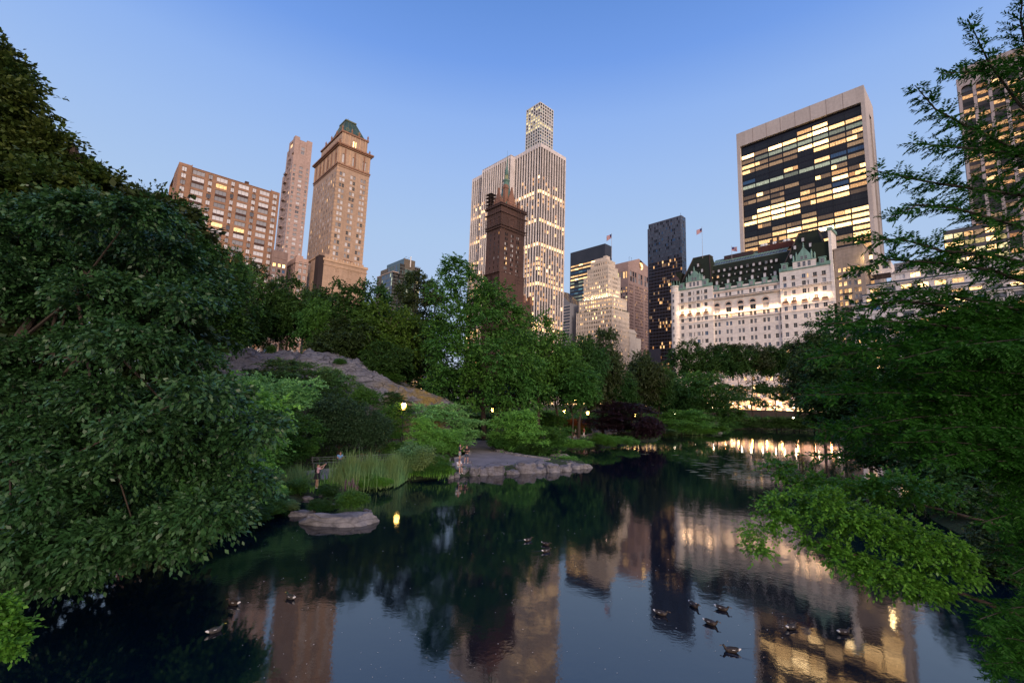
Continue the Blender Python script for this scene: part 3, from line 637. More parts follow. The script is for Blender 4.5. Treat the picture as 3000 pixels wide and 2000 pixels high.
def bld_frame_slab():
    b=Bld('office_tower','big travertine framed office slab with a black glass front full of bright strip windows',333.1,43.4); b.fr='d'
    tr=stone('travertine',(.55,.49,.46),.07,(8.3,30,.05),joint=.72,streak=.12); bk=plain('black glass spandrel',(.010,.010,.016),.15,spec=.25)
    m=MB(); NL=76.2; D=30
    b.q(m,'N',0,0,2.0,Z0,210); b.q(m,'N',0,73.9,NL,Z0,210); b.q(m,'N',0,2.0,73.9,199.2,210)
    m.quad((0,2,Z0),(2.2,2,Z0),(2.2,2,199.2),(0,2,199.2)); m.quad((0,73.9,Z0),(2.2,73.9,Z0),(2.2,73.9,199.2),(0,73.9,199.2)); m.quad((0,2,199.2),(2.2,2,199.2),(2.2,73.9,199.2),(0,73.9,199.2))
    b.q(m,'N',2.2,2,73.9,Z0,199.2,1)
    for i in range(1,8): u=2+71.9*i/8; m.box(1.95,2.2,u-.18,u+.18,Z0,199.2,1); m.box(-.04,.02,u-.12,u+.12,199.2,210,2)
    rows=[(195.6-3.93*k-2.6,195.6-3.93*k) for k in range(42)]; R=random.Random(11)
    PAT='kkkkwbkk bdsbbsbw dccccccc wdddbbdw ddddkbwd kkkkkkkd ukkwkwuu cccccccd kkkkkkdk ddddkdwb dddkdkbb kkdkdduw kbbbwwsw bbsbbwbd bbbwkkkk kdkkdkkk kkddwdbb ddwbwbbb dwwbbsbb wwwbbkkw kdwwwwdb kddwbddw kwdwbbww bbwwbbwd bwwbkkwb'.split()
    KEY=dict(k='dark',w='warm',b='bright',d='dim',c='cool',s='strong',u='blue')
    for k,(r0,r1) in enumerate(rows):
        pat=PAT[k] if k<len(PAT) else ''.join(R.choice('bwdkw') for _ in range(8))
        for i in range(8):
            ch=pat[7-i]; u0=2+71.9*i/8+.25; u1=2+71.9*(i+1)/8-.25; key=KEY[ch]
            if R.random()<.35 and ch in 'wdb':
                c=u0+(u1-u0)*R.choice([.35,.5,.65]); k2=R.choice(['warm','dim','bright','orange'])
                for a,c_,kk in((u0,c-.05,key),(c+.05,u1,k2)): b.wins.append(('N',2.1,(a+c_)/2,(r0+r1)/2,c_-a,r1-r0,kk,3))
            else: b.wins.append(('N',2.1,(u0+u1)/2,(r0+r1)/2,u1-u0,r1-r0,key,3))
    # west side with its tall dark slot
    b.q(m,'W',0,0,13,Z0,210); b.q(m,'W',0,20,D,Z0,210); b.q(m,'W',0,13,20,197,210); b.q(m,'W',2,13,20,Z0,197,1); m.quad((13,0,Z0),(13,2,Z0),(13,2,197),(13,0,197)); m.quad((20,0,Z0),(20,2,Z0),(20,2,197),(20,0,197))
    b.rest(m,0,D,0,NL,Z0,209.9); m.obj('wall',[tr,bk,plain('panel joint',(.22,.17,.15),.9)],b.root,CITY); b.finish(100,120)
bld_frame_slab()
def real(y,z,d): k=(264.8+d)/264.8; return (52.5+y)*k-52.5, 6.5+(z-6.5)*k     # something seen at (y,z) of the front plane that stands d metres behind it
def bld_hotel():
    b=Bld('grand_hotel','white brick chateau style hotel with a long dark green mansard roof and copper gables',264.8,52.5); b.fr='w'; R=b.root
    wh=stone('white glazed brick',(.84,.785,.735),.05,(1.6,.5,.02),joint=.93,streak=.08); cop=stone('pale green copper',(.20,.36,.30),.2,None,.6,streak=.4); gr=stone('dark green roof tile',(.013,.024,.013),.3,(.7,.35,.04),.95,joint=.7,streak=.3); dk=plain('dark gutter metal',(.04,.02,.018),.6); org=plain('apricot trim',(.62,.42,.30),.8)
    m=MB(); rowz=[76.1,72.5,68.3,64.5,60.0,55.5,50.9,46.4]+[46.4-4.5*k for k in range(1,9)]
    wk=pick(sky=3,grey=1.5,dark=5,blue=1,warm=.12)
    def rows(zmax,skip=()): return [(z-1.15,z+1.15) for i,z in enumerate(rowz) if z<zmax and i not in skip]
    Lc=[(66.5,68.5),(61.8,63.8),(71.7,73.7),(76.5,78.5)]; Ls=[(69.8,70.4),(64.9,65.5)]
    Cc=[]; 
    for p in(56.7,50.2,43.6,37.2,30.6): Cc+=[(p-1.7,p-.35),(p+.35,p+1.7)]
    Rc=[(2.3,4.1),(6.1,7.9),(11.1,12.9),(15.9,17.6),(19.9,21.5)]; Rs=[(9.8,10.4)]
    # left pavilion, centre, right pavilion
    wl=lambda i,j,a,c: random.choice(['bright','warm','warm','blind','sky']) if j<5 else wk(i,j,a,c)
    b.facade(m,'N',-1.0,58.6,80.8,Z0+9,79,Lc+Ls,rows(78),.35,wl,2)
    ar=[(z0,z1) for z0,z1 in rows(62)]
    b.facade(m,'N',0,23,58.6,Z0+9,61.2,Cc+[(24.9,26.5),(23.3,23.9)],ar,.35,wl,2)
    # arcade storeys 61.2 - 70.2 : five tall arched openings with glass
    b.facade(m,'N',0,23,58.6,61.2,70.2,[(p-1.55,p+1.55) for p in(56.7,50.2,43.6,37.2,30.6)],[(62.0,65.0)],.5,pick(dark=2,grey=1),3)
    b.facade(m,'N',0,23,58.6,70.2,75.4,Cc+[(24.9,26.5)],[(71.4,73.7)],.35,wk,2)
    b.facade(m,'N',-1.0,0,23,Z0+9,80,Rc+Rs,rows(79),.35,wl,2)
    for y in(23,58.6,80.8): m.quad((-1,y,Z0),(0,y,Z0),(0,y,79),(-1,y,79))
    # storefront storeys glowing at street level
    b.facade(m,'N',-1.2,0,80.8,Z0,Z0+9,bays(0,80.8,17,.62),[(Z0+1.2,Z0+4.6),(Z0+5.6,Z0+8.2)],.6,pick(strong=2,bright=4,warm=3),3)
    # trims
    for z,p,h in((70.2,.55,.35),(70.9,.9,.35),(61.0,.3,.25),(58.0,.25,.2),(Z0+8.9,.6,.5),(Z0+14,.3,.3)): m.box(-1.0-p,-.9,0-.1,81,z,z+h); m.box(-p,.05,23,58.6,z,z+h)
    for y0,y1,z,x in((58.6,80.8,79,-1.0),(23,58.6,75.4,0),(0,23,80,-1.0)): m.box(x-.5,x+.3,y0,y1,z,z+.45,2); 
    m.box(-.25,.02,23,58.6,74.0,74.35,3)
    for y in np.arange(1,80,1.15): m.box(-1.75 if not 23<y<58.6 else -.75,-1.0 if not 23<y<58.6 else 0,y,y+.5,70.45,70.85)
    for y in(67.5,62.8,72.7,77.5,3.2,7,12,16.8,20.7): m.box(-1.7,-1,y-1.5,y+1.5,63.1-.7+.0,62.7,3); m.box(-1.25,-1,y-1.1,y+1.1,74.9,75.1,3); m.box(-1.5,-1,y-1.2,y+1.2,63.0,63.9,4)
    for p in(56.7,50.2,43.6,37.2,30.6):
        for k in range(8):   # round arch head, moulding in stone and glass fan behind
            t,t2=math.pi*k/8,math.pi*(k+1)/8
            m.quad((-.22,p+1.6*math.cos(t),66.6+1.6*math.sin(t)),(-.22,p+1.95*math.cos(t),66.6+1.95*math.sin(t)),(-.22,p+1.95*math.cos(t2),66.6+1.95*math.sin(t2)),(-.22,p+1.6*math.cos(t2),66.6+1.6*math.sin(t2)),3)
        m.box(-.2,0,p-1.9,p+1.9,65.6,66.0,3)
    fan=MB()
    for p in(56.7,50.2,43.6,37.2,30.6): fan.poly([(-.06,p+1.5*math.cos(math.pi*k/10),66.3+1.6*math.sin(math.pi*k/10)) for k in range(11)],0); [fan.box(-.12,-.08,p-.05+d,p+.05+d,66.3,67.6,1) for d in(-.7,0,.7)]
    fan.obj('fanlight',[WM['dark'],FR_D],R,CITY)
    b.rest(m,-1,20,0,23,Z0,80,0,'ES'); b.rest(m,0,20,23,58.6,Z0,75.3,0,'SR'); b.rest(m,-1,20,58.6,80.8,Z0,79,0,'ESR'); 
    b.facade(m,'W',0,-1,22,Z0,80,[(2.5+3.4*i,3.9+3.4*i) for i in range(6)],rows(78),.35,wk,2)
    m.box(-1,9,-.9,.4,80,97.5); m.box(-1.4,9.5,-1.4,.9,97.5,99.0,2); m.box(-1.2,0,-1.1,.2,60,80)
    wo=m.obj('wall',[wh,gr,cop,org,dk],R,CITY)
    # parapets of green copper bits along the centre
    pm=MB()
    for y in np.arange(24,58,6.45): pm.box(-.3,.3,y+.2,y+5.2,75.85,76.9,0)
    for y in(25.6,30.6,37.2,43.6,50.2,56.7):
        pm.box(-.6,1.6,y-1.25,y+1.25,75.4,78.4,1); pm.box(-.7,1.7,y-1.5,y+1.5,78.4,78.8,1)
    for y0,y1,z in((58.6,80.8,79.4),(0,23,80.4)):
        pm.box(-1.3,-.7,y0,y1,z,z+1.5,1)
    for y,z in((62.8,79.4),(77.3,79.4),(3.3,80.4),(20.4,80.4)): pm.box(-1.7,1,y-1.4,y+1.4,z,z+3.6,1); pm.box(-1.9,1.2,y-1.7,y+1.7,z+3.6,z+4.0,1); b.wins.append(('N',-1.78,y,z+1.9,1.5,2.2,'sky',2))
    for y in(25.6,30.6,37.2,43.6,50.2,56.7): b.wins.append(('N',-.68,y,76.9,1.4,2.0,'grey',2))
    pm.obj('parapet',[wh,cop],R,CITY)
    # roofs
    r=MB(); k=real
    y0,z1=k(23,91,9); 
    r.quad((.6,20,75.4),(.6,61,75.4),(9,63.2,93.6),(9,19,93.6),0); r.quad((9,19,93.6),(9,63.2,93.6),(22,63,94.2),(22,19,94.2),3); r.box(9,9.5,19,63.2,93.2,93.9,2)
    # pavilion roofs (steep hipped)
    r.frustum((-.6,16,59.4,80.4),(7,12,63.4,73.6),79.2,100.4,0); r.frustum((-.6,16,-.4+.6,22.6),(7,12,6.2,15.2),80.2,101.6,0)
    for (x0,x1,a,c,z) in((6.8,12.2,63.2,73.8,100.4),(6.8,12.2,6,15.4,101.6)): r.box(x0,x1,a,c,z,z+.5,2)
    for q in(((-.6,59.4,79.2),(7,63.4,100.4)),((-.6,80.4,79.2),(7,73.6,100.4)),((-.6,.2,80.2),(7,6.2,101.6)),((-.6,22.6,80.2),(7,15.2,101.6))): r.tube([q[0],q[1]],.3,5,2)
    r.box(2,14,80.2,83.5,79,92,0); r.box(0,8,.1,8,80,92.5,0)
    ro=r.obj('roof',[gr,cop,dk,plain('roof deck',(.1,.1,.1),.8)],R,CITY)
    # long skylight bands above the mansard
    sk=MB(); gl=WM['sky']; sk.quad((9.4,22,93.9),(9.4,63,93.9),(12.4,63,96.6),(12.4,22,96.6),0); sk.box(9.2,9.5,22,63,93.6,94.2,1); sk.box(12.3,12.7,22,63,96.4,97.1,1); sk.quad((12.7,22,97),(12.7,63,97),(15,63,98.6),(15,22,98.6),0); sk.box(14.9,15.2,22,63,98.4,99.0,1)
    for i in range(28): y=22+41*i/27; sk.box(9.3,9.45,y-.07,y+.07,93.9,94.2,1); sk.tube([(9.4,y,94.0),(12.4,y,96.7),(15,y,98.7)],.07,4,1)
    sk.obj('skylight',[gl,cop],R,CITY)
    sh=MB(); sh.box(14,19,20,38,98.0,101.5,0); sh.box(13,18,40.5,57,97.5,100.0,1); 
    for i in range(9): x=30+random.uniform(-8,6); sh.lathe([(.9,101.5),(1.0,102.3),(.6,102.9),(.1,103.1)],15,x,8,2)
    sh.box(14,15.5,30,31.4,101.5,104.5,1); sh.box(14,15.5,27,27.8,101.5,105.6,1); sh.obj('roof_plant_room',[stone('dark red brick',(.10,.03,.022),.2,(.6,.25)),dk,plain('white vent',(.7,.7,.7),.5)],R,CITY)
    # dormers
    def dormer(y,zp,w,h,x,big=False,key='sky'):
        d=MB(); z=zp; d.box(x-.9,x+1.4,y-w/2-.12,y+w/2+.12,z-h/2-.1,z+h/2+.1,0)
        d.poly([(x-1.0,y-w/2-.25,z+h/2+.1),(x-1.0,y,z+h/2+.1+w*.5),(x-1.0,y+w/2+.25,z+h/2+.1)],1); d.quad((x-1,y-w/2-.25,z+h/2+.1),(x+1.4,y-w/2-.25,z+h/2+.1),(x+1.4,y,z+h/2+.1+w*.5),(x-1,y,z+h/2+.1+w*.5),1); d.quad((x-1,y+w/2+.25,z+h/2+.1),(x+1.4,y+w/2+.25,z+h/2+.1),(x+1.4,y,z+h/2+.1+w*.5),(x-1,y,z+h/2+.1+w*.5),1)
        o=d.obj('dormer',[FR_D,dk],ro,CITY); pn=b.wmesh('N',w,h,2); o2=pn.obj('pane',[WM[key],FR_W],o); o2.location=(x-.93,y,z-CITY)
    for i,(y,z) in enumerate([(58.1,87),(54.7,87),(51.5,87),(48.3,87),(45.1,87),(42,87),(38.8,87),(35.6,87),(32.4,87),(29.2,87),(26.7,87),(24.2,87)]):
        d=6.2; Y,Z=k(y,z,d); dormer(Y,Z,1.15,1.5,d,key='blind' if i%3 else 'sky')
    for i in range(11):
        y=58.5-3.2*i; d=4.4; Y,Z=k(y,83.6,d); big=i%2; dormer(Y,Z,1.25 if big else .6,1.6 if big else .8,d,key='warm' if i in(0,1) else 'blind')
    for y in(56,49.6,43.1,36.6,30.2,25.1): d=2.6; Y,Z=k(y,80,d); dormer(Y,Z,1.3,2.2,d,key='blind')
    for i in range(5):
        y=52.9-6.45*i; d=2.6; Y,Z=k(y,79.6,d); dormer(Y,Z,.55,.8,d,key='blind')
    for y,z,d in((67.0,93,4),(64.6,89.2,3),(71,89,3),(63.6,84.6,1.4),(11.4,95.4,5),(8.2,91.8,4),(15.2,92,4),(17.2,87.5,2.4),(5.4,86.5,2),(1.6,86.8,1.6)):
        Y,Z=k(y,z,d); dormer(Y,Z,1.1,1.9,d,key='blind')
    # copper gabled frontispieces on both pavilions
    def gab(yc,zb,zt,hw):
        g=MB(); x=-1.4
        g.box(x,3,yc-hw-1.6,yc+hw+1.6,zb-4.2,zb,1); b.wins.extend([('N',x-.06,yc+d,zb-2.0,1.3,2.6,'sky',2) for d in(-2.3,0,2.3)])
        g.box(x,3,yc-hw,yc+hw,zb,zb+2.6,0); g.poly([(x,yc-hw*.85,zb+2.6),(x,yc+hw*.85,zb+2.6),(x,yc,zt)][::-1],0); g.quad((x,yc-hw*.85,zb+2.6),(x,yc,zt),(5,yc,zt),(5,yc-hw*.85,zb+2.6),0); g.quad((x,yc+hw*.85,zb+2.6),(x,yc,zt),(5,yc,zt),(5,yc+hw*.85,zb+2.6),0)
        for d,h in((-hw-1.2,3.6),(-hw+.2,5.2),(hw-.2,5.2),(hw+1.2,3.6)): g.lathe([(.45,zb),(.45,zb+h*.55),(.6,zb+h*.6),(.3,zb+h*.75),(.02,zb+h)],x+.3,yc+d,6,0)
        g.lathe([(.25,zt-.4),(.5,zt+.5),(.2,zt+1.0),(.3,zt+1.5),(.02,zt+2.6)],x+.2,yc,6,0)
        b.wins.extend([('N',x-.05,yc+d,zb+1.3,1.2,1.9,'sky',2) for d in(-.9,.9)]); g.box(x-.3,x,yc-hw-1.8,yc+hw+1.8,zb-.3,zb+.1,0)
        g.obj('gable',[cop,wh],R,CITY)
    gab(69.4,83.6,90.2,3.6); gab(11.3,84.4,91.4,3.6)
    # corner turret
    t=MB(); cy=82; t.lathe([(2.75,Z0),(2.75,77.8),(3.1,78.2),(3.1,78.8),(2.8,79.0),(2.8,81.2),(3.2,81.6),(3.2,82.2)],0,cy,18,0); t.lathe([(2.9,82.2),(2.9,82.5),(1.9,82.6)],0,cy,18,1)
    for i in range(8): a=2*math.pi*i/8; t.box(2.4*math.cos(a)-.18,2.4*math.cos(a)+.18,cy+2.4*math.sin(a)-.18,cy+2.4*math.sin(a)+.18,82.2,85.8,1)
    t.lathe([(2.7,85.4),(2.5,86.4),(1.8,87.8),(.9,88.8),(.4,89.3),(.5,90.0),(.15,90.5),(.02,92.0)],0,cy,18,2)
    to=t.obj('turret',[wh,cop,dk],R,CITY)
    for z in rowz[:14]:
        p=b.wmesh('N',.9,1.9,1).obj('pane',[WM['sky'],FR_W],to); p.location=(-2.82,cy+.2,z-CITY)
    # ledge lamps that floodlight the upper storey
    for (x,yc,L,z,en) in((-1.6,40.8,34,62.6,1900),(-2.6,70,20,65.2,1100),(-2.6,11.5,21,65.2,1300)):
        l=bpy.data.lights.new('ledge lamp','AREA'); l.shape='RECTANGLE'; l.size=L; l.size_y=.5; l.energy=en; l.color=(1,.62,.34)
        o=link('ledge_lamp',l,R,(x,yc,z-CITY)); o.rotation_euler=(Matrix(((0,-.62,-.78),(1,0,0),(0,-.78,.62)))).to_euler()
    for y in(78,74.8,63.4,21.5,16.8,12,7,5.2):
        l=bpy.data.lights.new('ledge lamp','POINT'); l.energy=150; l.color=(1,.62,.34); l.shadow_soft_size=.25; link('ledge_lamp',l,R,(-2.4,y,66.6-CITY))
    lw=MB()
    for y0,y1 in((76,80),(71,74),(62.2,63.8),(20,22.4),(16,18),(10.6,12.4),(2,7.6)): lw.box(-1.12,-1.06,y0,y1,67.2,69.4)
    b.finish(100,44)
bld_hotel()

def flagpole(a,e,z0,z1,label,size=1.0,side=1):
    t=thing('flagpole',label,'flagpole',AE(a,e,z0),GROT,'flagpoles on the roofs'); h=z1-z0; m=MB(); m.tube([(0,0,0),(0,0,h)],[.16*size,.08*size],6); m.lathe([(.15,h),(.25,h+.2),(.05,h+.45)],0,0,8); m.obj('pole',plain('grey pole',(.35,.33,.34),.5),t)
    f=MB(); Wd,H=4.6*size,2.9*size
    for i in range(8):
        for j in range(7):
            def p(u,v): x=u*Wd; return (.25*math.sin(u*5)*size, side*(x*.85+.1), h-.4-v*H-u*u*1.6*size*(.4+.6*(v))+.12*math.sin(u*7+v))
            c=2 if (i<3 and j<4) else (0 if j%2==0 else 1); f.quad(p(i/8,j/7),p((i+1)/8,j/7),p((i+1)/8,(j+1)/7),p(i/8,(j+1)/7),c)
    f.obj('flag',[plain('flag red',(.42,.05,.05),.8),plain('flag white',(.66,.60,.60),.8),plain('flag blue',(.03,.04,.16),.8)],t)
flagpole(345,237.8,143,166.8,'flagpole with striped flag on top of the cream stepped building',1.35,1)
flagpole(271.5,119.9,99,119.2,'tall flagpole with small flag on the left pavilion of the white hotel',.85,1)
flagpole(277,104.5,96,104.6,'short flagpole with small flag on the middle of the hotel roof',.8,-1)

def bld_right():
    b=Bld('apartment_building','grey beige apartment house with arched top windows, right beside the white hotel',264.8,39.4); 
    st=stone('grey beige brick',(.36,.295,.25),.08,(1.2,.5)); m=MB(); NL=11.8; rz=[76.4,72.6,69.3,65.7,62.4,59.5,56,52.6,49.2,45.8,42.4,39]
    C=[(9.3,10.5),(5.6,6.9),(7.2,8.5),(1.7,3.0),(3.3,4.5)]
    def pk(i,j,ni,nj):
        k=len(rz)-1-j
        if k in(0,3): return 'warm' if i!=1 else 'dim'
        if i==4: return random.choice(['warm','warm','grey'])
        return random.choices(['grey','dark','blind','warm'],[4,3,1,.7])[0]
    b.facade(m,'N',0,0,NL,Z0,85.4,C,[(z-1.1,z+1.0) for z in rz],.3,pk,2); b.facade(m,'N',-.03,0.6,NL-.6,79.2,83.2,[(2.3,3.9),(6.6,8.1)],[(79.6,82.2)],.3,pick(sky=1),2); b.facade(m,'N',0,0,NL,85.4,87.2,[],[],.3)
    for z in(68.1,60.6,57.2,53.8): m.box(-1.0,0,5.2,8.9,z-4,z-3.8,1); [m.box(-1,-.9,5.2+.35*i,5.26+.35*i,z-3.8,z-2.9,1) for i in range(11)]
    m.box(-.3,14,-.3,NL+.3,86.9,87.5); b.facade(m,'W',0,0,14,Z0,87,bays(0,14,4,.3),[(z-1,z+1) for z in rz],.3,pick(dark=1,warm=1),1); b.rest(m,0,14,0,NL,Z0,86.9); m.obj('wall',[st,FR_D],b.root,CITY); b.finish(80,40)
    l=bpy.data.lights.new('roof lamp','POINT'); l.energy=900; l.color=(1,.7,.3); l.shadow_soft_size=.3; link('roof_lamp',l,b.root,(-1.2,-1.0,80-CITY))
    b=Bld('apartment_building','white terraced apartment block stepping down behind the feathery branches',260.8,0); wh=stone('white render',(.66,.62,.62),.04,None,streak=.1); m=MB()
    T=[(0,-40,44.6,57.0,0),(3,-40,40.8,61.2,1),(5.5,-40,39.6,66.4,2),(9,-40,30.5,72.2,3),(12,30.5,38.2,78.8,4)]
    for x,y0,y1,z,i in T:
        cols=bays(y0+.6,y1-.4,max(2,int((y1-y0)/5.4)),.66); rows=[(z-3.0-3.8*k,z-.9-3.8*k) for k in range(1 if i else 12)]
        b.facade(m,'N',x,y0,y1,Z0 if i==0 else z-5.2,z,cols,rows,.4,pick(sky=4,blind=2,bright=1.6,warm=1,blue=1),3); b.rest(m,x,22,y0,y1,z-5.5 if i else Z0,z); m.box(x-.9,x+.2,y0,y1,z-.05,z+.3); b.q(m,'W',y0,x,22,Z0,z)
        if i<3: m.box(x-.85,x-.8,y0,y1,z+.3,z+1.2,1)
    m.box(14,24,31,37.5,78.8,80); m.obj('wall',[wh,WM['sky']],b.root,CITY); b.finish(100,30)
    # office tower with arched piers at the right edge
    b=Bld('office_tower','tall office tower with pale arched piers and amber windows at the right edge',340,-70); m=MB(); pale=stone('pale concrete',(.42,.36,.36),.06,None,streak=.1); dk=plain('dark brown glass band',(.03,.02,.02),.2)
    NL=73.4; rows=[(188.9-4.15*k-2.1,188.9-4.15*k) for k in range(42)]; pitch=5.75; cols=[]
    y=NL-1.3
    while y-pitch>0: cols.append((y-pitch+1.0,y-.35)); y-=pitch
    b.facade(m,'N',0,0,NL,Z0,195.5,cols,[(Z0+1,190.5)],1.2,None,0,win=False,back=1)
    for (c0,c1) in cols:
        c=(c0+c1)/2; r=(c1-c0)/2
        for k in range(8):    # spandrel filling that rounds the head of each bay
            t,t2=math.pi*k/8,math.pi*(k+1)/8; m.quad((.1,c+r*math.cos(t),188.4+r*math.sin(t)*.9),(.1,c+r*math.cos(t2),188.4+r*math.sin(t2)*.9),(.1,c+r*math.cos(t2),190.7),(.1,c+r*math.cos(t),190.7),0)
        m.box(-.5,.1,c1,c1+1.35,Z0,191,0)
        for r0,r1 in rows: b.wins.append(('N',1.1,c,(r0+r1)/2,c1-c0-.1,r1-r0,random.choices(['warm','orange','dark','sky','dim'],[2.2,2.4,2.5,1,1])[0],3))
    m.box(1,30,2,NL-2,195.5,202,0); 
    for i in range(20): m.box(.9,1.0,3+3.4*i,5.6+3.4*i,197,199.6,2)
    b.rest(m,0,34,0,NL,Z0,195.4); m.obj('wall',[pale,dk,WM['dim']],b.root,CITY); b.finish(100,60)
    b=Bld('office_building','low glass office block with bright yellow floors, seen through the right branches',300,-8); m=MB(); rows=[(95-4.2*k-2.4,95-4.2*k) for k in range(20)]
    b.facade(m,'N',0,0,21,Z0,97,bays(0,21,6,.92),rows,.2,pick(bright=4,yellow=3,warm=2,dim=1),3); b.rest(m,0,18,0,21,Z0,96.9); m.obj('wall',plain('dark grey panel',(.06,.055,.06),.4),b.root,CITY); b.finish(80,50)
    b=Bld('office_building','grey slab with faint blue window bands, seen through the right branches',300,13.5); m=MB(); rows=[(82.6-3.3*k-1.5,82.6-3.3*k) for k in range(20)]
    b.facade(m,'N',0,0,19,Z0,84.6,bays(0,19,7,.85),rows,.2,pick(sky=3,blue=2,blind=1),3); b.rest(m,0,18,0,19,Z0,84.5); m.obj('wall',plain('mid grey panel',(.2,.2,.22),.5,0,.1),b.root,CITY); b.finish(60,50)
    # low lit buildings seen only through gaps in the trees
    for lab,a0,e0,W,NL,h,key in (('low building with glowing shop windows behind the trees left of the lamps',120,232,26,20,24,pick(bright=3,warm=3,orange=1)),('low building with glowing windows behind the big central tree',230,232,18,24,30,pick(bright=3,warm=3,blind=1)),('low lit shop building below the cream stepped building',290,226,30,20,26,pick(bright=4,warm=3,orange=1)),('small lit pavilion building between hotel and stepped building',268,148,20,36,20,pick(bright=4,warm=4))):
        b=Bld('shop_building',lab,a0,e0); m=MB(); rows=[(CITY+.8,CITY+4.2)]+[(CITY+5.6+3.6*k,CITY+7.8+3.6*k) for k in range(int((h-8)/3.6))]
        b.facade(m,'W',0,0,W,Z0,CITY+h,bays(0,W,int(W/2.6),.6),rows,.3,key,3); b.facade(m,'N',0,0,NL,Z0,CITY+h,bays(0,NL,int(NL/2.6),.6),rows,.3,key,3); b.rest(m,0,W,0,NL,Z0,CITY+h-.1); m.obj('wall',stone('shop stone',(.45,.36,.30),.1),b.root,CITY); b.finish(60,0)
bld_right()
# ================================================================== land and water
def SP(pts): return [tuple(G(x,y,0)[:2]) for x,y in pts]
POND=[(-17,-25),(-16.2,4),(-15,14),(-13.8,21)]+SP([(840,1492),(880,1470),(925,1446),(960,1470),(1020,1470),(1060,1440),(1105,1416),(1180,1408),(1235,1403),(1290,1400),(1325,1397),(1400,1392),(1480,1388),(1600,1380),(1735,1366),(1700,1350),(1640,1345),(1560,1338),(1545,1325),(1620,1312),(1750,1311),(1860,1300),(1880,1291),(1925,1291),(1945,1275),(2050,1272),(2135,1262),(2150,1256),(2260,1257),(2420,1262)])+[(104,140),(84,100),(58,66),(38,45),(27,30),(20,14),(18,0),(20,-25)]
def seg_d(px,py,poly):   # signed distance (numpy), negative inside
    x=np.asarray(px,float);y=np.asarray(py,float); d=np.full(x.shape,1e9); ins=np.zeros(x.shape,bool); n=len(poly)
    for i in range(n):
        ax,ay=poly[i];bx,by=poly[(i+1)%n]; ex,ey=bx-ax,by-ay; t=np.clip(((x-ax)*ex+(y-ay)*ey)/(ex*ex+ey*ey+1e-12),0,1)
        d=np.minimum(d,np.hypot(x-ax-t*ex,y-ay-t*ey)); c=((ay>y)!=(by>y)); ins^=c&(x<(bx-ax)*(y-ay)/((by-ay) if by!=ay else 1e-9)+ax)
    return np.where(ins,-d,d)
def pathpts(l,z=.55): return [tuple(G(x,y,z)[:2]) for x,y in l]
PATHS=[pathpts([(905,1400),(960,1404),(1010,1397),(1100,1380),(1200,1370),(1250,1365),(1300,1362),(1340,1363),(1400,1366),(1480,1363),(1560,1352),(1610,1346),(1575,1340),(1500,1330),(1450,1316),(1431,1305),(1432,1296),(1437,1291),(1400,1289),(1340,1292),(1362,1300),(1352,1306),(1358,1316),(1378,1322),(1374,1331),(1350,1340),(1318,1346),(1290,1347),(1240,1352),(1150,1362),(1080,1366),(985,1369),(930,1374),(860,1384)]),
       pathpts([(1580,1283),(1640,1284),(1710,1283),(1760,1279),(1800,1272),(1860,1262),(1900,1258),(1860,1252),(1790,1256),(1745,1256),(1733,1258),(1738,1266),(1734,1271),(1715,1275),(1660,1279),(1600,1278)],.62)]
# ridge of the grey rock outcrop, read along its crest
RIDGE=[P(x,y,Y) for x,y,Y in((480,1075,64),(560,1045,65),(640,1018,66),(740,1025,66),(752,1036,66),(860,1034,67),(960,1038,67),(1040,1060,66),(1090,1092,65),(1160,1128,64),(1225,1152,63),(1290,1176,62),(1340,1200,61))]
RXS=np.array([p.x for p in RIDGE]);RZS=np.array([p.z for p in RIDGE]);RYS=np.array([p.y for p in RIDGE])
def rock_h(x,y):
    rz=np.interp(x,RXS,RZS,left=6,right=.3); ry=np.interp(x,RXS,RYS); W=np.interp(x,[-45,-30,-20,-10],[20,17,14,9]); t=np.clip((y-(ry-W))/W,0,1); s=1-(1-t)**1.9
    front=.4+(rz-.4)*s; back=rz-np.clip(y-ry,0,200)*.03
    return np.where(y<ry,front,np.maximum(back,1.5))
def terrain_h(x,y):
    x=np.asarray(x,float);y=np.asarray(y,float)
    d=seg_d(x,y,POND); h=np.where(d<0,np.maximum(-2.2,d*.6),np.minimum(.45,d*.55)+np.clip(d-4,0,80)*.035)
    a=x*AX.x+y*AX.y; e=x*EX.x+y*EX.y
    fall=np.clip((x-RXS[0]+14)/14,0,1)*np.clip((RXS[-1]+4-x)/8,0,1)
    rk=(rock_h(x,y)-.9)*fall*(y>40); h=np.where(d>1.2,np.maximum(h,rk),h)
    h=np.where((d>3)&(y>95),np.maximum(h,1.2+np.clip((y-95)/60,0,1)*2.2),h)
    for pp in PATHS:
        q=seg_d(x,y,pp); k=np.clip((2.2-q)/1.6,0,1); h=np.where(d>.0,h*(1-k)+.5*k,np.where(q<.6,.42,h))
    city=np.maximum(np.clip((a-229.5)/1.5,0,1),np.clip((e-190)/6,0,1)); city=np.where(y<-60,0,city)
    h=h*(1-city)+CITY*city
    h=np.where((np.abs(x)>420)|(y>700)|(y<-200),CITY,h)
    return h
def tz(x,y): return float(terrain_h(np.array([x]),np.array([y]))[0])
def axis(lo,hi,st,far):
    mid=list(np.arange(lo,hi+.01,st)); out=[];v=hi;s=st
    while v<far: s*=1.35; v+=s; out.append(v)
    inn=[];v=lo;s=st
    while v>-far: s*=1.35; v-=s; inn.append(v)
    return np.array(inn[::-1]+mid+out)
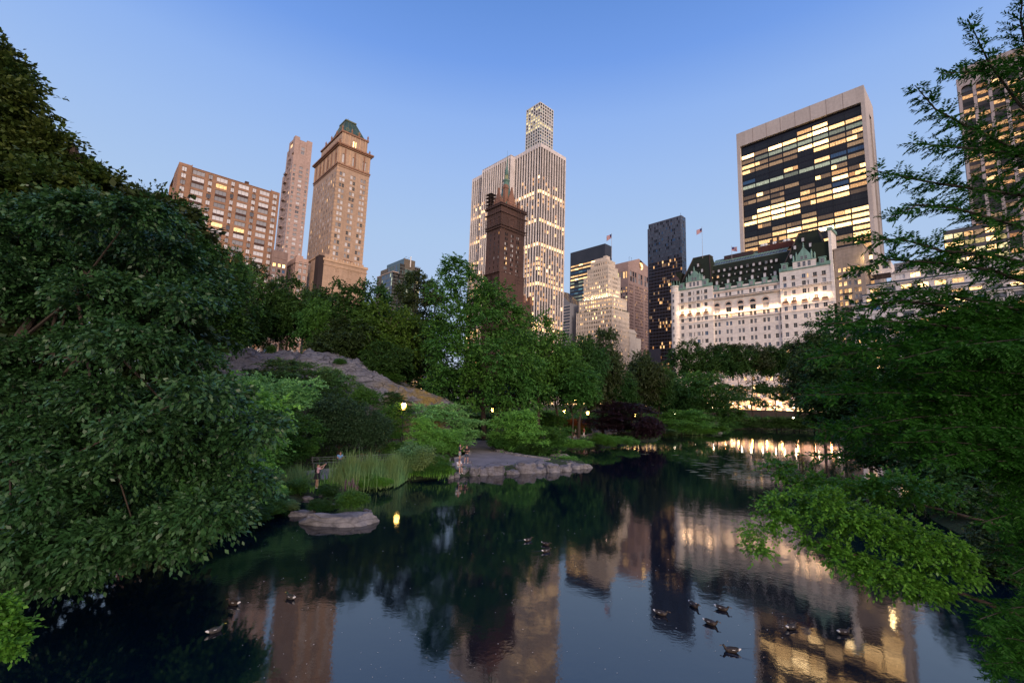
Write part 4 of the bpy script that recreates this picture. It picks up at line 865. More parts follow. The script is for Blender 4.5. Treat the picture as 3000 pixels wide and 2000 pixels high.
def mat_ground():
    n=N('park ground'); o=n.co('Object'); f=n.noise(.35,o,6,.65); g=n.noise(5,o,4); c=n.ramp(f,[(.32,(.022,.034,.010)),(.5,(.020,.042,.012)),(.68,(.052,.045,.026))])
    c=n.mix(1.,c,n.ramp(g,[(.3,(.55,.55,.55)),(.7,(1.4,1.4,1.3))]),'MULTIPLY'); n.bump(g,.8,.1); return n.set(Base_Color=c,Roughness=.95)
WATER=[None]
def build_land():
    xs=axis(-62,125,1.15,6000); ys=axis(8,205,1.15,6000); X,Y=np.meshgrid(xs,ys); H=terrain_h(X,Y)
    nz=np.array([noise.noise((float(x)*.4,float(y)*.4,0)) for x,y in zip(X.ravel(),Y.ravel())]).reshape(X.shape); near=(np.abs(X)<200)&(Y<230)&(H<5.7)&(H>.1); pm=np.minimum(seg_d(X,Y,PATHS[0]),seg_d(X,Y,PATHS[1]))
    H=H+np.where(near&(pm>.6),nz*.22,0)
    ny,nx=X.shape; V=np.stack([X,Y,H],-1).reshape(-1,3); i=np.arange(ny-1)[:,None]*nx+np.arange(nx-1)[None,:]; F=np.stack([i,i+1,i+nx+1,i+nx],-1).reshape(-1,4)
    me=bpy.data.meshes.new('ground'); me.from_pydata(V.tolist(),[],F.tolist()); me.materials.append(mat_ground()); me.polygons.foreach_set('use_smooth',[True]*len(F)); tag(link('ground',me),kind='structure')
    n=N('pond water'); o=n.co('Object'); 
    a=n.noise(1.1,n.co('Object',(1,1.0,1)),3,.55); b=n.noise(9.,o,3,.6); c=n.noise(.12,o,2)
    h=n.math('ADD',n.math('MULTIPLY',a,.55),n.math('MULTIPLY',b,.12)); n.bump(n.math('MULTIPLY',h,n.maprange(c,.35,.65,.4,1.3)),.15,.06)
    n.set(Base_Color=(.001,.006,.015),Roughness=.035,IOR=1.55,Specular_IOR_Level=1.0)
    WATER[0]=n.m; m=MB(); m.quad((-70,-60,0),(150,-60,0),(150,200,0),(-70,200,0)); tag(m.obj('water',n.m),kind='structure')
    # paths
    n=N('asphalt'); o=n.co('Object'); f=n.noise(.5,o,5); g=n.noise(40,o,3,.8); c=n.ramp(f,[(.3,(.17,.16,.165)),(.7,(.26,.245,.25))]); c=n.mix(1,c,n.ramp(g,[(.3,(.8,.8,.8)),(.7,(1.2,1.2,1.2))]),'MULTIPLY')
    v=n.n('ShaderNodeTexVoronoi',feature='DISTANCE_TO_EDGE'); n.l(o,v.inputs['Vector']); v.inputs['Scale'].default_value=.33; c=n.mix(1,c,n.ramp(v.outputs['Distance'],[(0,(.45,.45,.45)),(.012,(1,1,1))]),'MULTIPLY')
    n.bump(g,.4,.01); n.set(Base_Color=c,Roughness=.85)
    kerb=stone('granite kerb',(.33,.31,.29),.2)
    for k,(pp,z) in enumerate(zip(PATHS,(.55,.62))):
        bm=bmesh.new(); vs=[bm.verts.new((x,y,z)) for x,y in pp]; f=bm.faces.new(vs); bmesh.ops.triangulate(bm,faces=[f]); 
        ex=bmesh.ops.extrude_face_region(bm,geom=bm.faces[:]); [setattr(q.co,'z',z-.3) for q in ex['geom'] if isinstance(q,bmesh.types.BMVert)]; bmesh.ops.recalc_face_normals(bm,faces=bm.faces[:])
        me=bpy.data.meshes.new('path'); bm.to_mesh(me); bm.free(); me.materials.append(n.m); tag(link('path',me),kind='structure')
    for idx,(a,b_,z) in (( 'A',(17,30,.55)),('B',(8,14,.62))) if False else ((0,(19,27,.55)),(0,(11,17,.55)),(1,(9,14,.62))):
        pp=PATHS[idx][a:b_+1]; m=MB(); prev=None
        for i,(x,y) in enumerate(pp):
            m.v+=[]; 
        for (x,y),(x2,y2) in zip(pp,pp[1:]):
            d=Vector((x2-x,y2-y)).normalized(); nn=Vector((-d.y,d.x))*.13; zt=z+.13
            P4=[(x+nn.x,y+nn.y),(x2+nn.x,y2+nn.y),(x2-nn.x,y2-nn.y),(x-nn.x,y-nn.y)]
            m.quad(*[(p[0],p[1],zt) for p in P4])
            for i in range(4): p,q=P4[i],P4[(i+1)%4]; m.quad((p[0],p[1],z-.2),(q[0],q[1],z-.2),(q[0],q[1],zt),(p[0],p[1],zt))
        tag(m.obj('kerb',kerb),kind='structure')
    # street behind the park wall
    m=MB(); c=[AE(231.2,-260,CITY+.02),AE(262,-260,CITY+.02),AE(262,188,CITY+.02),AE(231.2,188,CITY+.02)]; m.quad(*[tuple(p) for p in c]); st=plain('street asphalt',(.07,.07,.075),.8,0,.15); tag(m.obj('street',st),kind='structure')
    w=thing('park_wall','long low stone wall along the street at the far end of the pond','wall',AE(230.3,60,1.5),GROT); m=MB(); m.box(-.35,.35,-180,110,0,5.3); m.box(-.5,.5,-180,110,5.3,5.5); m.obj('masonry',stone('dark park wall stone',(.085,.06,.045),.3,(.9,.4),joint=.6),w)
build_land()
# ================================================================== rocks
def mat_rock(name,c,moss=0.,crk=.9):
    n=N(name); o=n.co('Object'); s=n.noise(1.0,n.co('Object',(.5,1.4,2.6)),6,.7); f=n.noise(3.5,o,8,.75); big=n.noise(.5,o,4)
    col=n.ramp(s,[(.3,tuple(x*.42 for x in c)),(.48,c),(.72,tuple(x*1.4 for x in c))]); col=n.mix(.8,col,n.ramp(f,[(.3,(.5,.5,.52)),(.62,(1.15,1.13,1.12))]),'MULTIPLY')
    v=n.n('ShaderNodeTexVoronoi',feature='DISTANCE_TO_EDGE'); mp=n.co('Object',(.35,.55,1.3)); 
    w=n.n('ShaderNodeMix',data_type='VECTOR'); w.inputs[0].default_value=.18; n.l(mp,w.inputs[4]); nz=n.n('ShaderNodeTexNoise'); nz.inputs['Scale'].default_value=1.2; n.l(o,nz.inputs['Vector']); n.l(nz.outputs['Color'],w.inputs[5]); n.l(w.outputs[1],v.inputs['Vector']); v.inputs['Scale'].default_value=1.3
    cr=n.ramp(v.outputs['Distance'],[(0,(.12,.11,.11)),(.05,(1,1,1))]); col=n.mix(crk,col,cr,'MULTIPLY')
    if moss:
        sp=n.n('ShaderNodeSeparateXYZ'); n.l(o,sp.inputs[0]); t=n.maprange(sp.outputs[0],-19,-14,0,1); t2=n.maprange(sp.outputs[0],-5,-9,0,1); k=n.math('MULTIPLY',n.math('MULTIPLY',t,t2),n.maprange(big,.42,.6,0,1)); z=n.maprange(sp.outputs[2],9.8,8.2,0,1)
        col=n.mix(n.math('MULTIPLY',n.math('MULTIPLY',k,z),moss),col,n.ramp(f,[(.35,(.10,.07,.012)),(.6,(.24,.17,.03))]))
    hh=n.math('ADD',n.math('MULTIPLY',s,.7),n.math('MULTIPLY',f,.5)); n.bump(hh,.9,.25 if moss else .08); return n.set(Base_Color=col,Roughness=.85)
ROCK=mat_rock('shore rock',(.19,.185,.195),0.,.45); ROCKD=mat_rock('outcrop rock',(.135,.138,.155),.9)
def rock(name,label,loc,size,seed,group=None,flat=.5,sub=4,kind_='rock'):
    bm=bmesh.new(); bmesh.ops.create_icosphere(bm,subdivisions=sub,radius=1); r=random.Random(seed); ox=r.uniform(0,90)
    for v in bm.verts:
        p=v.co.copy(); n1=noise.noise(p*1.1+Vector((ox,0,0))); c=noise.cell(p*1.7+Vector((0,ox,0))); n2=noise.fractal(p*3+Vector((ox,ox,0)),1,2,4)
        q=p*(1+.32*n1+.10*(c-.5)+.07*n2); q.z=max(-.5,min(q.z,.62+.25*n1+.06*n2)); v.co=(q.x*size[0],q.y*size[1],q.z*size[2])
    me=bpy.data.meshes.new(name); bm.to_mesh(me); bm.free(); me.materials.append(ROCK); me.polygons.foreach_set('use_smooth',[True]*len(me.polygons))
    try: me.set_sharp_from_angle(angle=math.radians(38))
    except Exception: pass
    o=link(name,me,None,loc,r.uniform(-.3,.3)); return tag(o,label,kind_,group)
def outcrop():
    xs=np.arange(-50,-4.5,.28); ys=np.arange(42,74,.28); X,Y=np.meshgrid(xs,ys); H=rock_h(X,Y); Z=np.empty_like(H)
    for i in range(X.shape[0]):
        for j in range(X.shape[1]):
            x,y=X[i,j],Y[i,j]; a=x*.85+y*.5; st=noise.noise((x*.10,y*.25,1)); lay=(H[i,j]*.9+x*.18+st*2.0); sawt=(lay*1.1)%1.0
            Z[i,j]=H[i,j]+.22*noise.fractal((x*1.3,y*1.9,7),1,2,3)+.55*noise.fractal((x*.25,y*.45,3),1,2,4)+.5*(sawt**2.2)-.1+.9*st*min(1,H[i,j]/6)
            fx=max(0,1-abs((x+30.5+ .3*(y-66))/.35)); Z[i,j]-=fx*.9
    # skirt down at the edges
    e=np.minimum.reduce([X-xs[0],xs[-1]-X,Y-ys[0],ys[-1]-Y]); Z-=np.clip(1-e/2.0,0,1)*2.2
    V=np.stack([X,Y,Z],-1).reshape(-1,3); nx=len(xs); i=np.arange(len(ys)-1)[:,None]*nx+np.arange(nx-1)[None,:]; F=np.stack([i,i+1,i+nx+1,i+nx],-1).reshape(-1,4)
    me=bpy.data.meshes.new('rock_outcrop'); me.from_pydata(V.tolist(),[],F.tolist()); me.materials.append(ROCKD); me.polygons.foreach_set('use_smooth',[True]*len(F))
    try: me.set_sharp_from_angle(angle=math.radians(35))
    except Exception: pass
    tag(link('rock_outcrop',me),'huge grey glacial rock outcrop with yellow moss above the shrubs','rock')
outcrop()
def rk(px0,px1,pt,pb,label,seed,group='rocks along the shore',h=None,flat=1.,zb=0.,depth=.55):
    c=G((px0+px1)/2,pb,zb); w=(px1-px0)/FPX*c.y/2; hh=h or max(.10,(pb-pt)/FPX*c.y*.36); rock('rock',label,(c.x,c.y+w*depth*.75,zb-.05),(w*1.02,w*depth,hh*2.1),seed,group)
rk(880,1088,1484,1541,'large flat boulder alone in the water in front of the purple flowers',1,depth=.42)
rk(840,912,1482,1512,'dark flat boulder left of the large flat one',2,depth=.5)
rk(956,992,1466,1480,'small flat stone peeping out behind the large boulder',3)
rk(1062,1088,1488,1497,'tiny stone at the foot of the flowering plant',4)
for i,(a,b_,t,bt,l) in enumerate([(868,915,1444,1463,'long low stone at the water below the woman'),(925,962,1434,1452,'grey stone right of the woman at the water'),(748,772,1480,1494,'small grey stone left end of the reed bank'),(778,812,1476,1492,'small round stone beside the left reeds')]): rk(a,b_,t,bt,l,10+i)
# landing-place rocks
big=[(1306,1329,1388,1402,'round stone in the water left of the slab'),(1328,1348,1385,1398,'small dark round stone beside the slab'),(1326,1382,1370,1392,'flat grey slab under the seated man'),(1322,1350,1352,1376,'brown block the seated man sits on'),(1352,1380,1350,1374,'rounded block at the feet of the man in black'),(1374,1402,1362,1386,'lumpy rock left end of the long waterside row'),(1384,1432,1361,1385,'yellowish rock second in the waterside row'),(1414,1484,1357,1384,'long pale rock in the middle of the row'),(1478,1514,1368,1382,'low broken stones in the gap of the row'),(1484,1512,1357,1370,'smooth grey stone set back in the gap'),(1508,1572,1350,1381,'high pale rock right of the gap'),(1548,1600,1345,1374,'sloping rock behind the high pale one'),(1560,1600,1364,1380,'small blocky rock at the waterline'),(1592,1640,1352,1379,'big domed rock in the right half of the point'),(1600,1650,1345,1362,'flat rock on the crest of the point'),(1634,1672,1362,1380,'brownish rock by the water near the tip'),(1640,1692,1350,1370,'ribbed rock near the tip of the point'),(1670,1712,1356,1374,'low rock just before the tip'),(1692,1738,1360,1372,'flat rock forming the very tip of the point'),(1576,1610,1340,1352,'thin rock along the back of the point')]
for i,(a,b_,t,bt,l) in enumerate(big): k=1 if 1370<a<1600 else 0; rk(a-4*k,b_+4*k,t,bt+(7 if a<1500 else 5)*k,l,40+i,'rocks at the landing place',h=(max(.3,(bt-t)/FPX*48*.6))*(1.02 if k else 1),depth=1.2)
for i,(a,b_,t,bt,l) in enumerate([(1450,1475,1308,1325,'round boulder nearest the path bend'),(1480,1506,1318,1330,'low boulder second beside the path'),(1504,1528,1318,1336,'tall rounded boulder beside the path'),(1526,1546,1326,1338,'grey boulder at the corner of the shrub'),(1544,1560,1330,1340,'brown boulder last in the row')]): rk(a,b_,t,bt,l,80+i,'boulders edging the path',zb=.5,depth=.8)
rk(1608,1668,1324,1336,'low rock islet in the cove behind the point',90,depth=.4); rk(2052,2078,1256,1268,'grey rock on the far shore beside tiny walkers',91); rk(2104,2118,1260,1268,'small far shore rock by the grass tuft',92)
# ================================================================== foliage
def mat_leaf(name,c1,c2,c3=None,rough=.5,trans=.22,spec=.22,nscale=.35):
    n=N(name); r=n.n('ShaderNodeNewGeometry').outputs['Random Per Island']; p=n.noise(nscale,n.co('Object'),3)
    a=n.mix(r,c1,c2)
    if c3: a=n.mix(n.maprange(p,.42,.62,0,1),a,c3)
    n.set(Base_Color=a,Roughness=rough,Specular_IOR_Level=spec)
    if trans:
        t=n.n('ShaderNodeBsdfTranslucent'); n.l(a,t.inputs[0]); m=n.n('ShaderNodeMixShader'); m.inputs[0].default_value=trans; n.l(n.b.outputs[0],m.inputs[1]); n.l(t.outputs[0],m.inputs[2]); n.l(m.outputs[0],n.o.inputs[0])
    return n.m
LF={'maple':mat_leaf('big tree leaves',(0.016,0.057,0.018),(0.062,0.147,0.042),(0.029,0.092,0.026),.42,.15,.45,1.1),
 'olive':mat_leaf('olive leaves',(0.044,0.072,0.013),(0.096,0.123,0.024),(0.040,0.085,0.018)),
 'mid':mat_leaf('mid green leaves',(0.041,0.120,0.020),(0.095,0.219,0.034),(0.052,0.161,0.032),.5,.22,.22,.25),
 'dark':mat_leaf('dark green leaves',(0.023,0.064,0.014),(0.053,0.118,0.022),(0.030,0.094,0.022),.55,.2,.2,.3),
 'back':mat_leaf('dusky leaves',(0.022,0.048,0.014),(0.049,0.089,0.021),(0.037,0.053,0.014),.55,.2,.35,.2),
 'light':mat_leaf('light green leaves',(0.116,0.317,0.054),(0.233,0.527,0.095),(0.152,0.379,0.080),.5,.25),
 'sage':mat_leaf('pale sage leaves',(0.166,0.390,0.115),(0.307,0.600,0.192),(0.199,0.473,0.144),.5,.25),
 'yel':mat_leaf('yellow green leaves',(0.045,0.110,0.013),(0.101,0.176,0.025),(0.057,0.125,0.018)),
 'fern':mat_leaf('vivid fern leaves',(0.083,0.235,0.030),(0.179,0.414,0.060),None,.45,.3),
 'reed':mat_leaf('reed blades',(0.084,0.206,0.086),(0.168,0.334,0.131),(0.180,0.270,0.091),.5,.25),
 'hemlock':mat_leaf('hemlock needles',(0.014,0.042,0.017),(0.036,0.081,0.031),None,.6,.1,.3),
 'purple':mat_leaf('purple maple leaves',(.016,.007,.012),(.036,.014,.022),None,.5,.15,.4),
 'rust':mat_leaf('rust red leaves',(.22,.05,.015),(.36,.11,.02),None,.6,.25),
 'sumac':mat_leaf('sumac leaves',(0.046,0.134,0.050),(0.180,0.270,0.050),(0.072,0.180,0.058),.4,.2),
 'feather':mat_leaf('feathery redwood needles',(0.012,0.064,0.006),(0.032,0.128,0.012),(0.020,0.090,0.008),.55,.3,.15,1.2),
 'bright':mat_leaf('bright maple leaves',(0.060,0.190,0.019),(0.146,0.342,0.043),(0.086,0.240,0.025),.4,.3),
 'flower':mat_leaf('purple flowers',(.22,.05,.20),(.34,.10,.28),None,.6,.2)}
def mat_bark(name,c):
    n=N(name); f=n.noise(3,n.co('Object',(3,3,.5)),5); n.bump(f,.8,.05); return n.set(Base_Color=n.ramp(f,[(.3,tuple(x*.5 for x in c)),(.7,tuple(x*1.4 for x in c))]),Roughness=.9)
BARK=mat_bark('bark',(.05,.035,.025)); BARKR=mat_bark('reddish bark',(.13,.06,.035))
def unit(v): return v/np.maximum(1e-9,np.linalg.norm(v,axis=-1,keepdims=True))
def leaves(C,D,L,Wd,rng,nup=.8,fold=.18):
    n=len(C); D=unit(D); nr=unit(rng.normal(0,.55,(n,3))+np.array([0,0,nup])); S=unit(np.cross(D,nr)); Nn=np.cross(S,D); L=L[:,None]; W=Wd[:,None]
    return np.stack([C,C+D*L*.45+S*W+Nn*L*fold*.4,C+D*L,C+D*L*.45-S*W+Nn*L*fold*.4],1)
def clumps(rng,lob,nb,tw,k,leaf,size=.2,flat=.35,droop=.35,up=.3,keep=.3,ar=.32):
    """lob rows: cx,cy,cz,rx,ry,rz. Fans of leafy twigs (boughs) set round the outside of every lobe."""
    lob=np.asarray(lob,float); w=(lob[:,3]*lob[:,4]+lob[:,4]*lob[:,5])**.9; w/=w.sum(); q=rng.choice(len(lob),int(nb*1.8),p=w); d=unit(rng.normal(0,1,(len(q),3))+np.array([0,0,up])); rad=rng.uniform(.55,1.05,len(q))
    c=lob[q,:3]+d*lob[q,3:]*rad[:,None]; ins=np.zeros(len(q),bool)
    for l in lob: ins|=(((c-l[:3])/l[3:])**2).sum(1)<.45
    sel=(~ins)|(rng.random(len(q))<keep); c=c[sel][:nb];d=d[sel][:nb]; m=len(c)
    o=unit(d*np.array([1,1,.3])+rng.normal(0,.2,(m,3))); sd=unit(np.cross(o,np.array([0,0,1.])+rng.normal(0,.35,(m,3)))); sz=size*rng.uniform(.55,1.4,m)
    C=np.repeat(c,tw,0);O=np.repeat(o,tw,0);S=np.repeat(sd,tw,0);Z=np.repeat(sz,tw); th=rng.uniform(-1.5,1.5,m*tw); T=unit(O*np.cos(th)[:,None]+S*np.sin(th)[:,None]+rng.normal(0,.22+flat*.5,(m*tw,3))*np.array([.5,.5,1])); Ln=Z*rng.uniform(.6,1.15,m*tw)
    C=C+rng.normal(0,1,C.shape)*np.array([.25,.25,flat*.45])*Z[:,None]
    T2=np.repeat(T,k,0); t=np.tile(np.linspace(.12,1,k),m*tw)+rng.uniform(-.06,.06,m*tw*k); LL=np.repeat(Ln,k); P0=np.repeat(C,k,0)+T2*(LL*t)[:,None]; P0[:,2]-=droop*LL*t*t*.7
    sg=np.tile(np.where(np.arange(k)%2,1.,-1.),m*tw)[:,None]; side=unit(np.cross(T2,np.array([0,0,1.])+rng.normal(0,.3,T2.shape))); D=T2*.75+side*sg*.75*(1.05-t)[:,None]*1.2+rng.normal(0,.22,T2.shape)+np.array([0,0,-1.])*droop*.9*rng.uniform(.2,1.3,len(T2))[:,None]
    L_=leaf*rng.uniform(.65,1.25,len(P0)); return leaves(P0,D,L_,L_*ar,rng,nup=1.0)
def proto(seed,style='round',nb=430,tw=7,k=7,leaf=.06):
    rng=np.random.default_rng(seed); lob=[]
    if style=='round':
        for i in range(24):
            d=unit(rng.normal(0,1,3)); r=rng.uniform(.24,.40); p=d*rng.uniform(.35,.70); lob.append((*p,r,r,r*.75))
        a=dict(size=.17,flat=.4,droop=.35)
    elif style=='tall':
        for i in range(26):
            z=rng.uniform(-.88,.88); rr=.66*math.sqrt(max(.05,1-abs(z)**1.8)); t=rng.uniform(0,6.3); r=rng.uniform(.22,.34); lob.append((rr*math.cos(t)*rng.uniform(.5,1),rr*math.sin(t)*rng.uniform(.5,1),z,r,r,r*.6))
        a=dict(size=.17,flat=.35,droop=.4)
    elif style=='open':
        for i in range(18):
            d=unit(rng.normal(0,1,3)+np.array([0,0,.25])); r=rng.uniform(.18,.32); p=d*rng.uniform(.45,.82); lob.append((*p,r*1.15,r*1.15,r*.55))
        a=dict(size=.15,flat=.3,droop=.25)
    elif style=='tier':
        for i in range(40):
            z=rng.uniform(-.95,.85); rr=math.sqrt(max(.03,1-max(0,z)**2))*rng.uniform(.2,.85); t=rng.uniform(0,6.3); r=rng.uniform(.22,.38); lob.append((rr*math.cos(t),rr*math.sin(t),z,r*1.15,r*1.15,r*.36))
        a=dict(size=.17,flat=.12,droop=.22)
    else:
        for i in range(34):
            d=unit(rng.normal(0,1,3)); r=rng.uniform(.24,.38); p=d*rng.uniform(.35,.72); lob.append((*p,r,r,r*.8))
        a=dict(size=.13,flat=.5,droop=.35)
    return quadmesh('crown',clumps(rng,lob,nb,tw,k,leaf,**a),LF['mid'])
PR={'round':[proto(1),proto(2),proto(3)],'tall':[proto(4,'tall',400),proto(5,'tall',400)],'open':[proto(6,'open',260),proto(7,'open',240)],'tier':[proto(8,'tier',620,7,7,.052),proto(9,'tier',600,7,7,.052)],'mound':[proto(10,'mound',640,7,6,.055),proto(11,'mound',620,7,6,.055)]}
def trunk_mesh(seed,H,rad,spread,n=7,first=.35):
    r=random.Random(seed); m=MB(); pts=[(0,0,-.6)]; x=y=0
    for i in range(1,7): x+=r.uniform(-.03,.03)*H; y+=r.uniform(-.03,.03)*H; pts.append((x,y,H*i/6))
    m.tube(pts,[rad*(1.25-.18*i) if i else rad*1.5 for i in range(7)],7)
    for k in range(n):
        f=first+(1-first)*k/n; i=min(5,int(f*6)); b=Vector(pts[i]).lerp(Vector(pts[i+1]),f*6-i); t=2.4*k+r.uniform(0,1); L=spread*r.uniform(.6,1); p=[b]
        for q in(.35,.7,1): p.append(b+Vector((math.cos(t)*L*q,math.sin(t)*L*q,L*.75*q+r.uniform(-.1,.1)*L)))
        m.tube(p,[rad*.5,rad*.34,rad*.2,rad*.07],5)
    return m
TRK={}
def plant(name,label,cat,px,pt,pb,Y,hw,style,leaf,vi=0,group=None,trunk=.16,depth=1.,bark=None,rz=None,base=None,tw=None):
    """px centre, pt/pb crown top and bottom rows, Y metres away, hw half width in photo pixels"""
    top=P(px,pt,Y); bot=P(px,pb,Y); rx=hw/FPX*Y; cz=(top.z+bot.z)/2; rzz=(top.z-bot.z)/2; g=tz(top.x,Y) if base is None else base
    t=thing(name,label,cat,(top.x,Y,g),0,group)
    me=PR[style][vi%len(PR[style])]; k=1.28 if Y>60 else 1.15; c=link('crown',me,t,(0,0,cz-g),rz if rz is not None else (px*.37)%6.28); c.scale=(rx*k,rx*k*depth,rzz*1.08); c.material_slots[0].link='OBJECT'; c.material_slots[0].material=LF[leaf]
    Ht=max(cz-g+rzz*.45,.6)
    if trunk: trunk_mesh(int(px)+vi,Ht,tw or trunk*max(.35,rzz/5),rx*.75,first=max(.15,min(.75,(bot.z-g)/Ht))).obj('trunk',bark or BARK,t)
    return t
GT='trees behind the rock outcrop'; GR='row of trees at the far end of the pond'
TREES=[ # px,top,bottom,Y,halfwidth,style,leaf,label
 (470,565,900,46,110,'round','back','dark tree whose top hides the lower left of the orange slab'),
 (560,660,960,52,110,'round','dark','dark tree next right of the one hiding the orange slab'),
 (655,760,1020,58,90,'round','back','dusky tree above the left end of the rock'),
 (520,585,900,50,75,'round','dark','dark leafy tree rising to the corner of the orange slab'),
 (590,650,960,54,80,'round','back','dusky tree stepping down below the orange slab, upper one'),
 (650,705,1000,56,75,'round','dark','dark tree stepping down below the orange slab, lower one'),
 (705,770,1010,66,60,'round','mid','green tree at the foot of the orange slab'),
 (745,735,1015,80,58,'open','back','thin airy tree in front of the low brown block'),
 (720,880,1040,74,80,'round','dark','low dark tree directly above the rock crest at left'),
 (860,815,1030,82,78,'round','dark','round dark tree above the rock with straight trunk'),
 (930,880,1045,76,60,'tall','mid','narrow greener tree above the rock below the tan tower'),
 (1040,805,1060,84,100,'round','dark','broad dark tree below the tan tower with bare forked trunk'),
 (1010,930,1090,74,90,'round','back','low spreading tree above the mossy rock face'),
 (1225,785,960,92,58,'open','back','open dark tree in front of the teal glass building'),
 (1150,860,1120,78,95,'round','yel','yellow tinged tree left of the big central tree'),
 (1130,1000,1130,70,70,'round','dark','dark undergrowth tree beside the sloping rock'),
 (1235,930,1130,82,75,'round','back','dark tree pressed against the left of the big central tree'),
 (1275,810,930,96,30,'open','dark','wispy tree top right of the teal glass building'),
 (1590,925,1195,78,95,'round','mid','broad mid green tree right of the big central tree'),
 (1700,960,1200,84,70,'round','dark','dark tree behind the cream stepped building foot, left'),
 (1770,975,1190,96,62,'tall','back','dusky upright tree below the cream stepped building'),
 (1680,1060,1215,74,80,'round','mid','low mid green tree above the second lamp pair'),
 (1870,1010,1215,110,64,'round','back','loose tree below the gabled tower with sky gaps'),
 (1925,1055,1225,112,48,'round','dark','dark round tree left of the hotel foot'),
 (1815,1085,1225,104,60,'round','dark','dark low tree above the purple maple'),
 (2050,1082,1235,128,85,'tier','mid','wide layered tree above the far shore, left of the hotel lamps'),
 (1985,1110,1240,124,60,'round','dark','dark tree filling the gap left of the layered far tree'),
 (800,830,1030,96,70,'round','back','dusky tree in the gap between the rock crest trees'),
 (960,830,1040,98,70,'round','back','dusky tree behind the bare forked trunk'),
 (1090,900,1110,96,80,'round','dark','dark tree between the tan tower foot and the yellow tinged tree'),
 (1210,880,1110,104,80,'round','back','dusky tree behind the yellow tinged tree'),
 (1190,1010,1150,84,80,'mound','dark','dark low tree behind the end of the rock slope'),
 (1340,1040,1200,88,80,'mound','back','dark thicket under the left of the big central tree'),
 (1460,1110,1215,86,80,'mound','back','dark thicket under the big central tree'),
 (1560,1060,1210,92,80,'round','back','dusky tree right behind the big central tree'),
 (1640,980,1190,100,70,'round','back','dusky tree at the foot of the white striped tower'),
 (1730,1050,1210,112,80,'round','dark','dark tree in the second row below the cream building'),
 (1850,1100,1225,122,70,'round','back','dusky tree in the second row below the gabled tower'),
 (620,860,1040,64,90,'round','dark','dark tree between the left mass and the rock')]
for i,(px,t,b_,Y,hw,s,l,lab) in enumerate(TREES): plant('tree',lab,'tree',px,t,b_,Y,hw,s,l,i,GT if px<1300 else 'trees below the towers',bark=BARKR if i in(3,7) else None)
FAR=[(2030,1000,1135,168,60,'round'),(2095,992,1140,172,60,'open'),(2150,998,1125,166,52,'round'),(2205,992,1140,170,60,'open'),(2262,1000,1130,168,56,'round'),(2315,992,1135,172,60,'open'),(2375,975,1140,166,64,'round'),(2435,955,1150,160,70,'round')]
for i,(px,t,b_,Y,hw,s) in enumerate(FAR):
    plant('tree',['leftmost tree of the thin trunked row in front of the hotel','second tree from the left in the row in front of the hotel','third tree from the left in the row in front of the hotel','fourth tree from the left in the row in front of the hotel','fifth tree from the left in the row in front of the hotel','sixth tree from the left in the row in front of the hotel','seventh tree in the row in front of the hotel','rightmost tree of the row, in front of the hotel end'][i],'tree',px,t,b_,Y,hw,s,'back' if i%2 else 'dark',i,GR,trunk=.13)
    plant('understorey_tree',['thin young tree under the leftmost far crown','thin young tree under the second far crown','thin young tree under the third far crown','thin young tree under the fourth far crown','thin young tree under the fifth far crown','thin young tree under the sixth far crown','thin young tree under the seventh far crown','thin young tree under the rightmost far crown'][i],'tree',px+18,1118,1205,Y-6,34,'open','dark',i+1,'thin trees under the far row',trunk=.09)
def sbush(px,t,b_,Y,hw,s,l,lab,name='shrub',cat='shrub',vi=0,trunk=.1,base=None,group=None,depth=1.):
    if b_>1285: Y=min(Y,G(px,b_,.2).y)
    return plant(name,lab,cat,px,t,b_,Y,hw,s,l,vi,group,trunk,depth,base=base)
sbush(690,1125,1320,38,130,'tier','sage','large pale green layered shrub above the reeds at left','layered_shrub')
sbush(820,1095,1300,46,110,'tier','sage','tall pale layered shrub directly below the yellow tipped one','layered_shrub',vi=1)
sbush(850,1210,1345,40,85,'tier','mid','mid green shrub behind the end of the long bench',vi=0)
sbush(850,1055,1165,54,110,'tier','sumac','wide yellow tipped bush growing on the rock face','sumac_bush')
sbush(985,1075,1185,54,62,'tier','sumac','smaller yellow tipped bush right of the wide one','sumac_bush',vi=1)
sbush(770,1085,1160,56,70,'tier','dark','dark shrub spreading over the left shoulder of the rock'); sbush(700,1060,1120,60,34,'mound','mid','little shrub on the ledge at the left of the rock'); sbush(1075,1130,1200,52,46,'mound','mid','green shrub hugging the base of the mossy rock face',vi=1); sbush(1160,1150,1215,53,44,'tier','dark','dark shrub at the low end of the mossy rock')
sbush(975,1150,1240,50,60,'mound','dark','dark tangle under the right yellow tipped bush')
sbush(1005,1130,1330,46,88,'mound','hemlock','big dark round evergreen behind the seated man in blue','evergreen_shrub',trunk=.15)
sbush(1095,1190,1335,45,65,'mound','hemlock','lower dark evergreen bush right of the big round one','evergreen_shrub',vi=1)
sbush(1150,1185,1280,50,55,'tier','mid','mid green bush just left of the nearest lamp')
sbush(1305,1178,1285,58,92,'tier','sage','wide pale layered dogwood right of the nearest lamp','layered_shrub',vi=1)
sbush(1245,1225,1320,50,48,'tier','light','light green bush below the nearest lamp')
sbush(1295,1250,1335,52,60,'tier','light','bright green shrub overhanging the path bend, left side',vi=1)
sbush(1330,1285,1330,52.5,30,'mound','light','small bright shrub half hiding the man in dark shirt')
sbush(1225,1285,1392,44.5,62,'mound','reed','grey green willowy bush at the waterside before the bench','willow_bush')
sbush(1290,1330,1394,45,38,'mound','mid','low dense bush left of the seated man at the water',vi=1)
sbush(1180,1290,1350,46,60,'mound','mid','dim bush behind the willowy one',vi=1)
sbush(1520,1205,1330,60,72,'tier','light','big light green shrub right of the path bend','layered_shrub')
sbush(1600,1245,1325,62,60,'tier','mid','mid green shrub attached right of the big light one',vi=1)
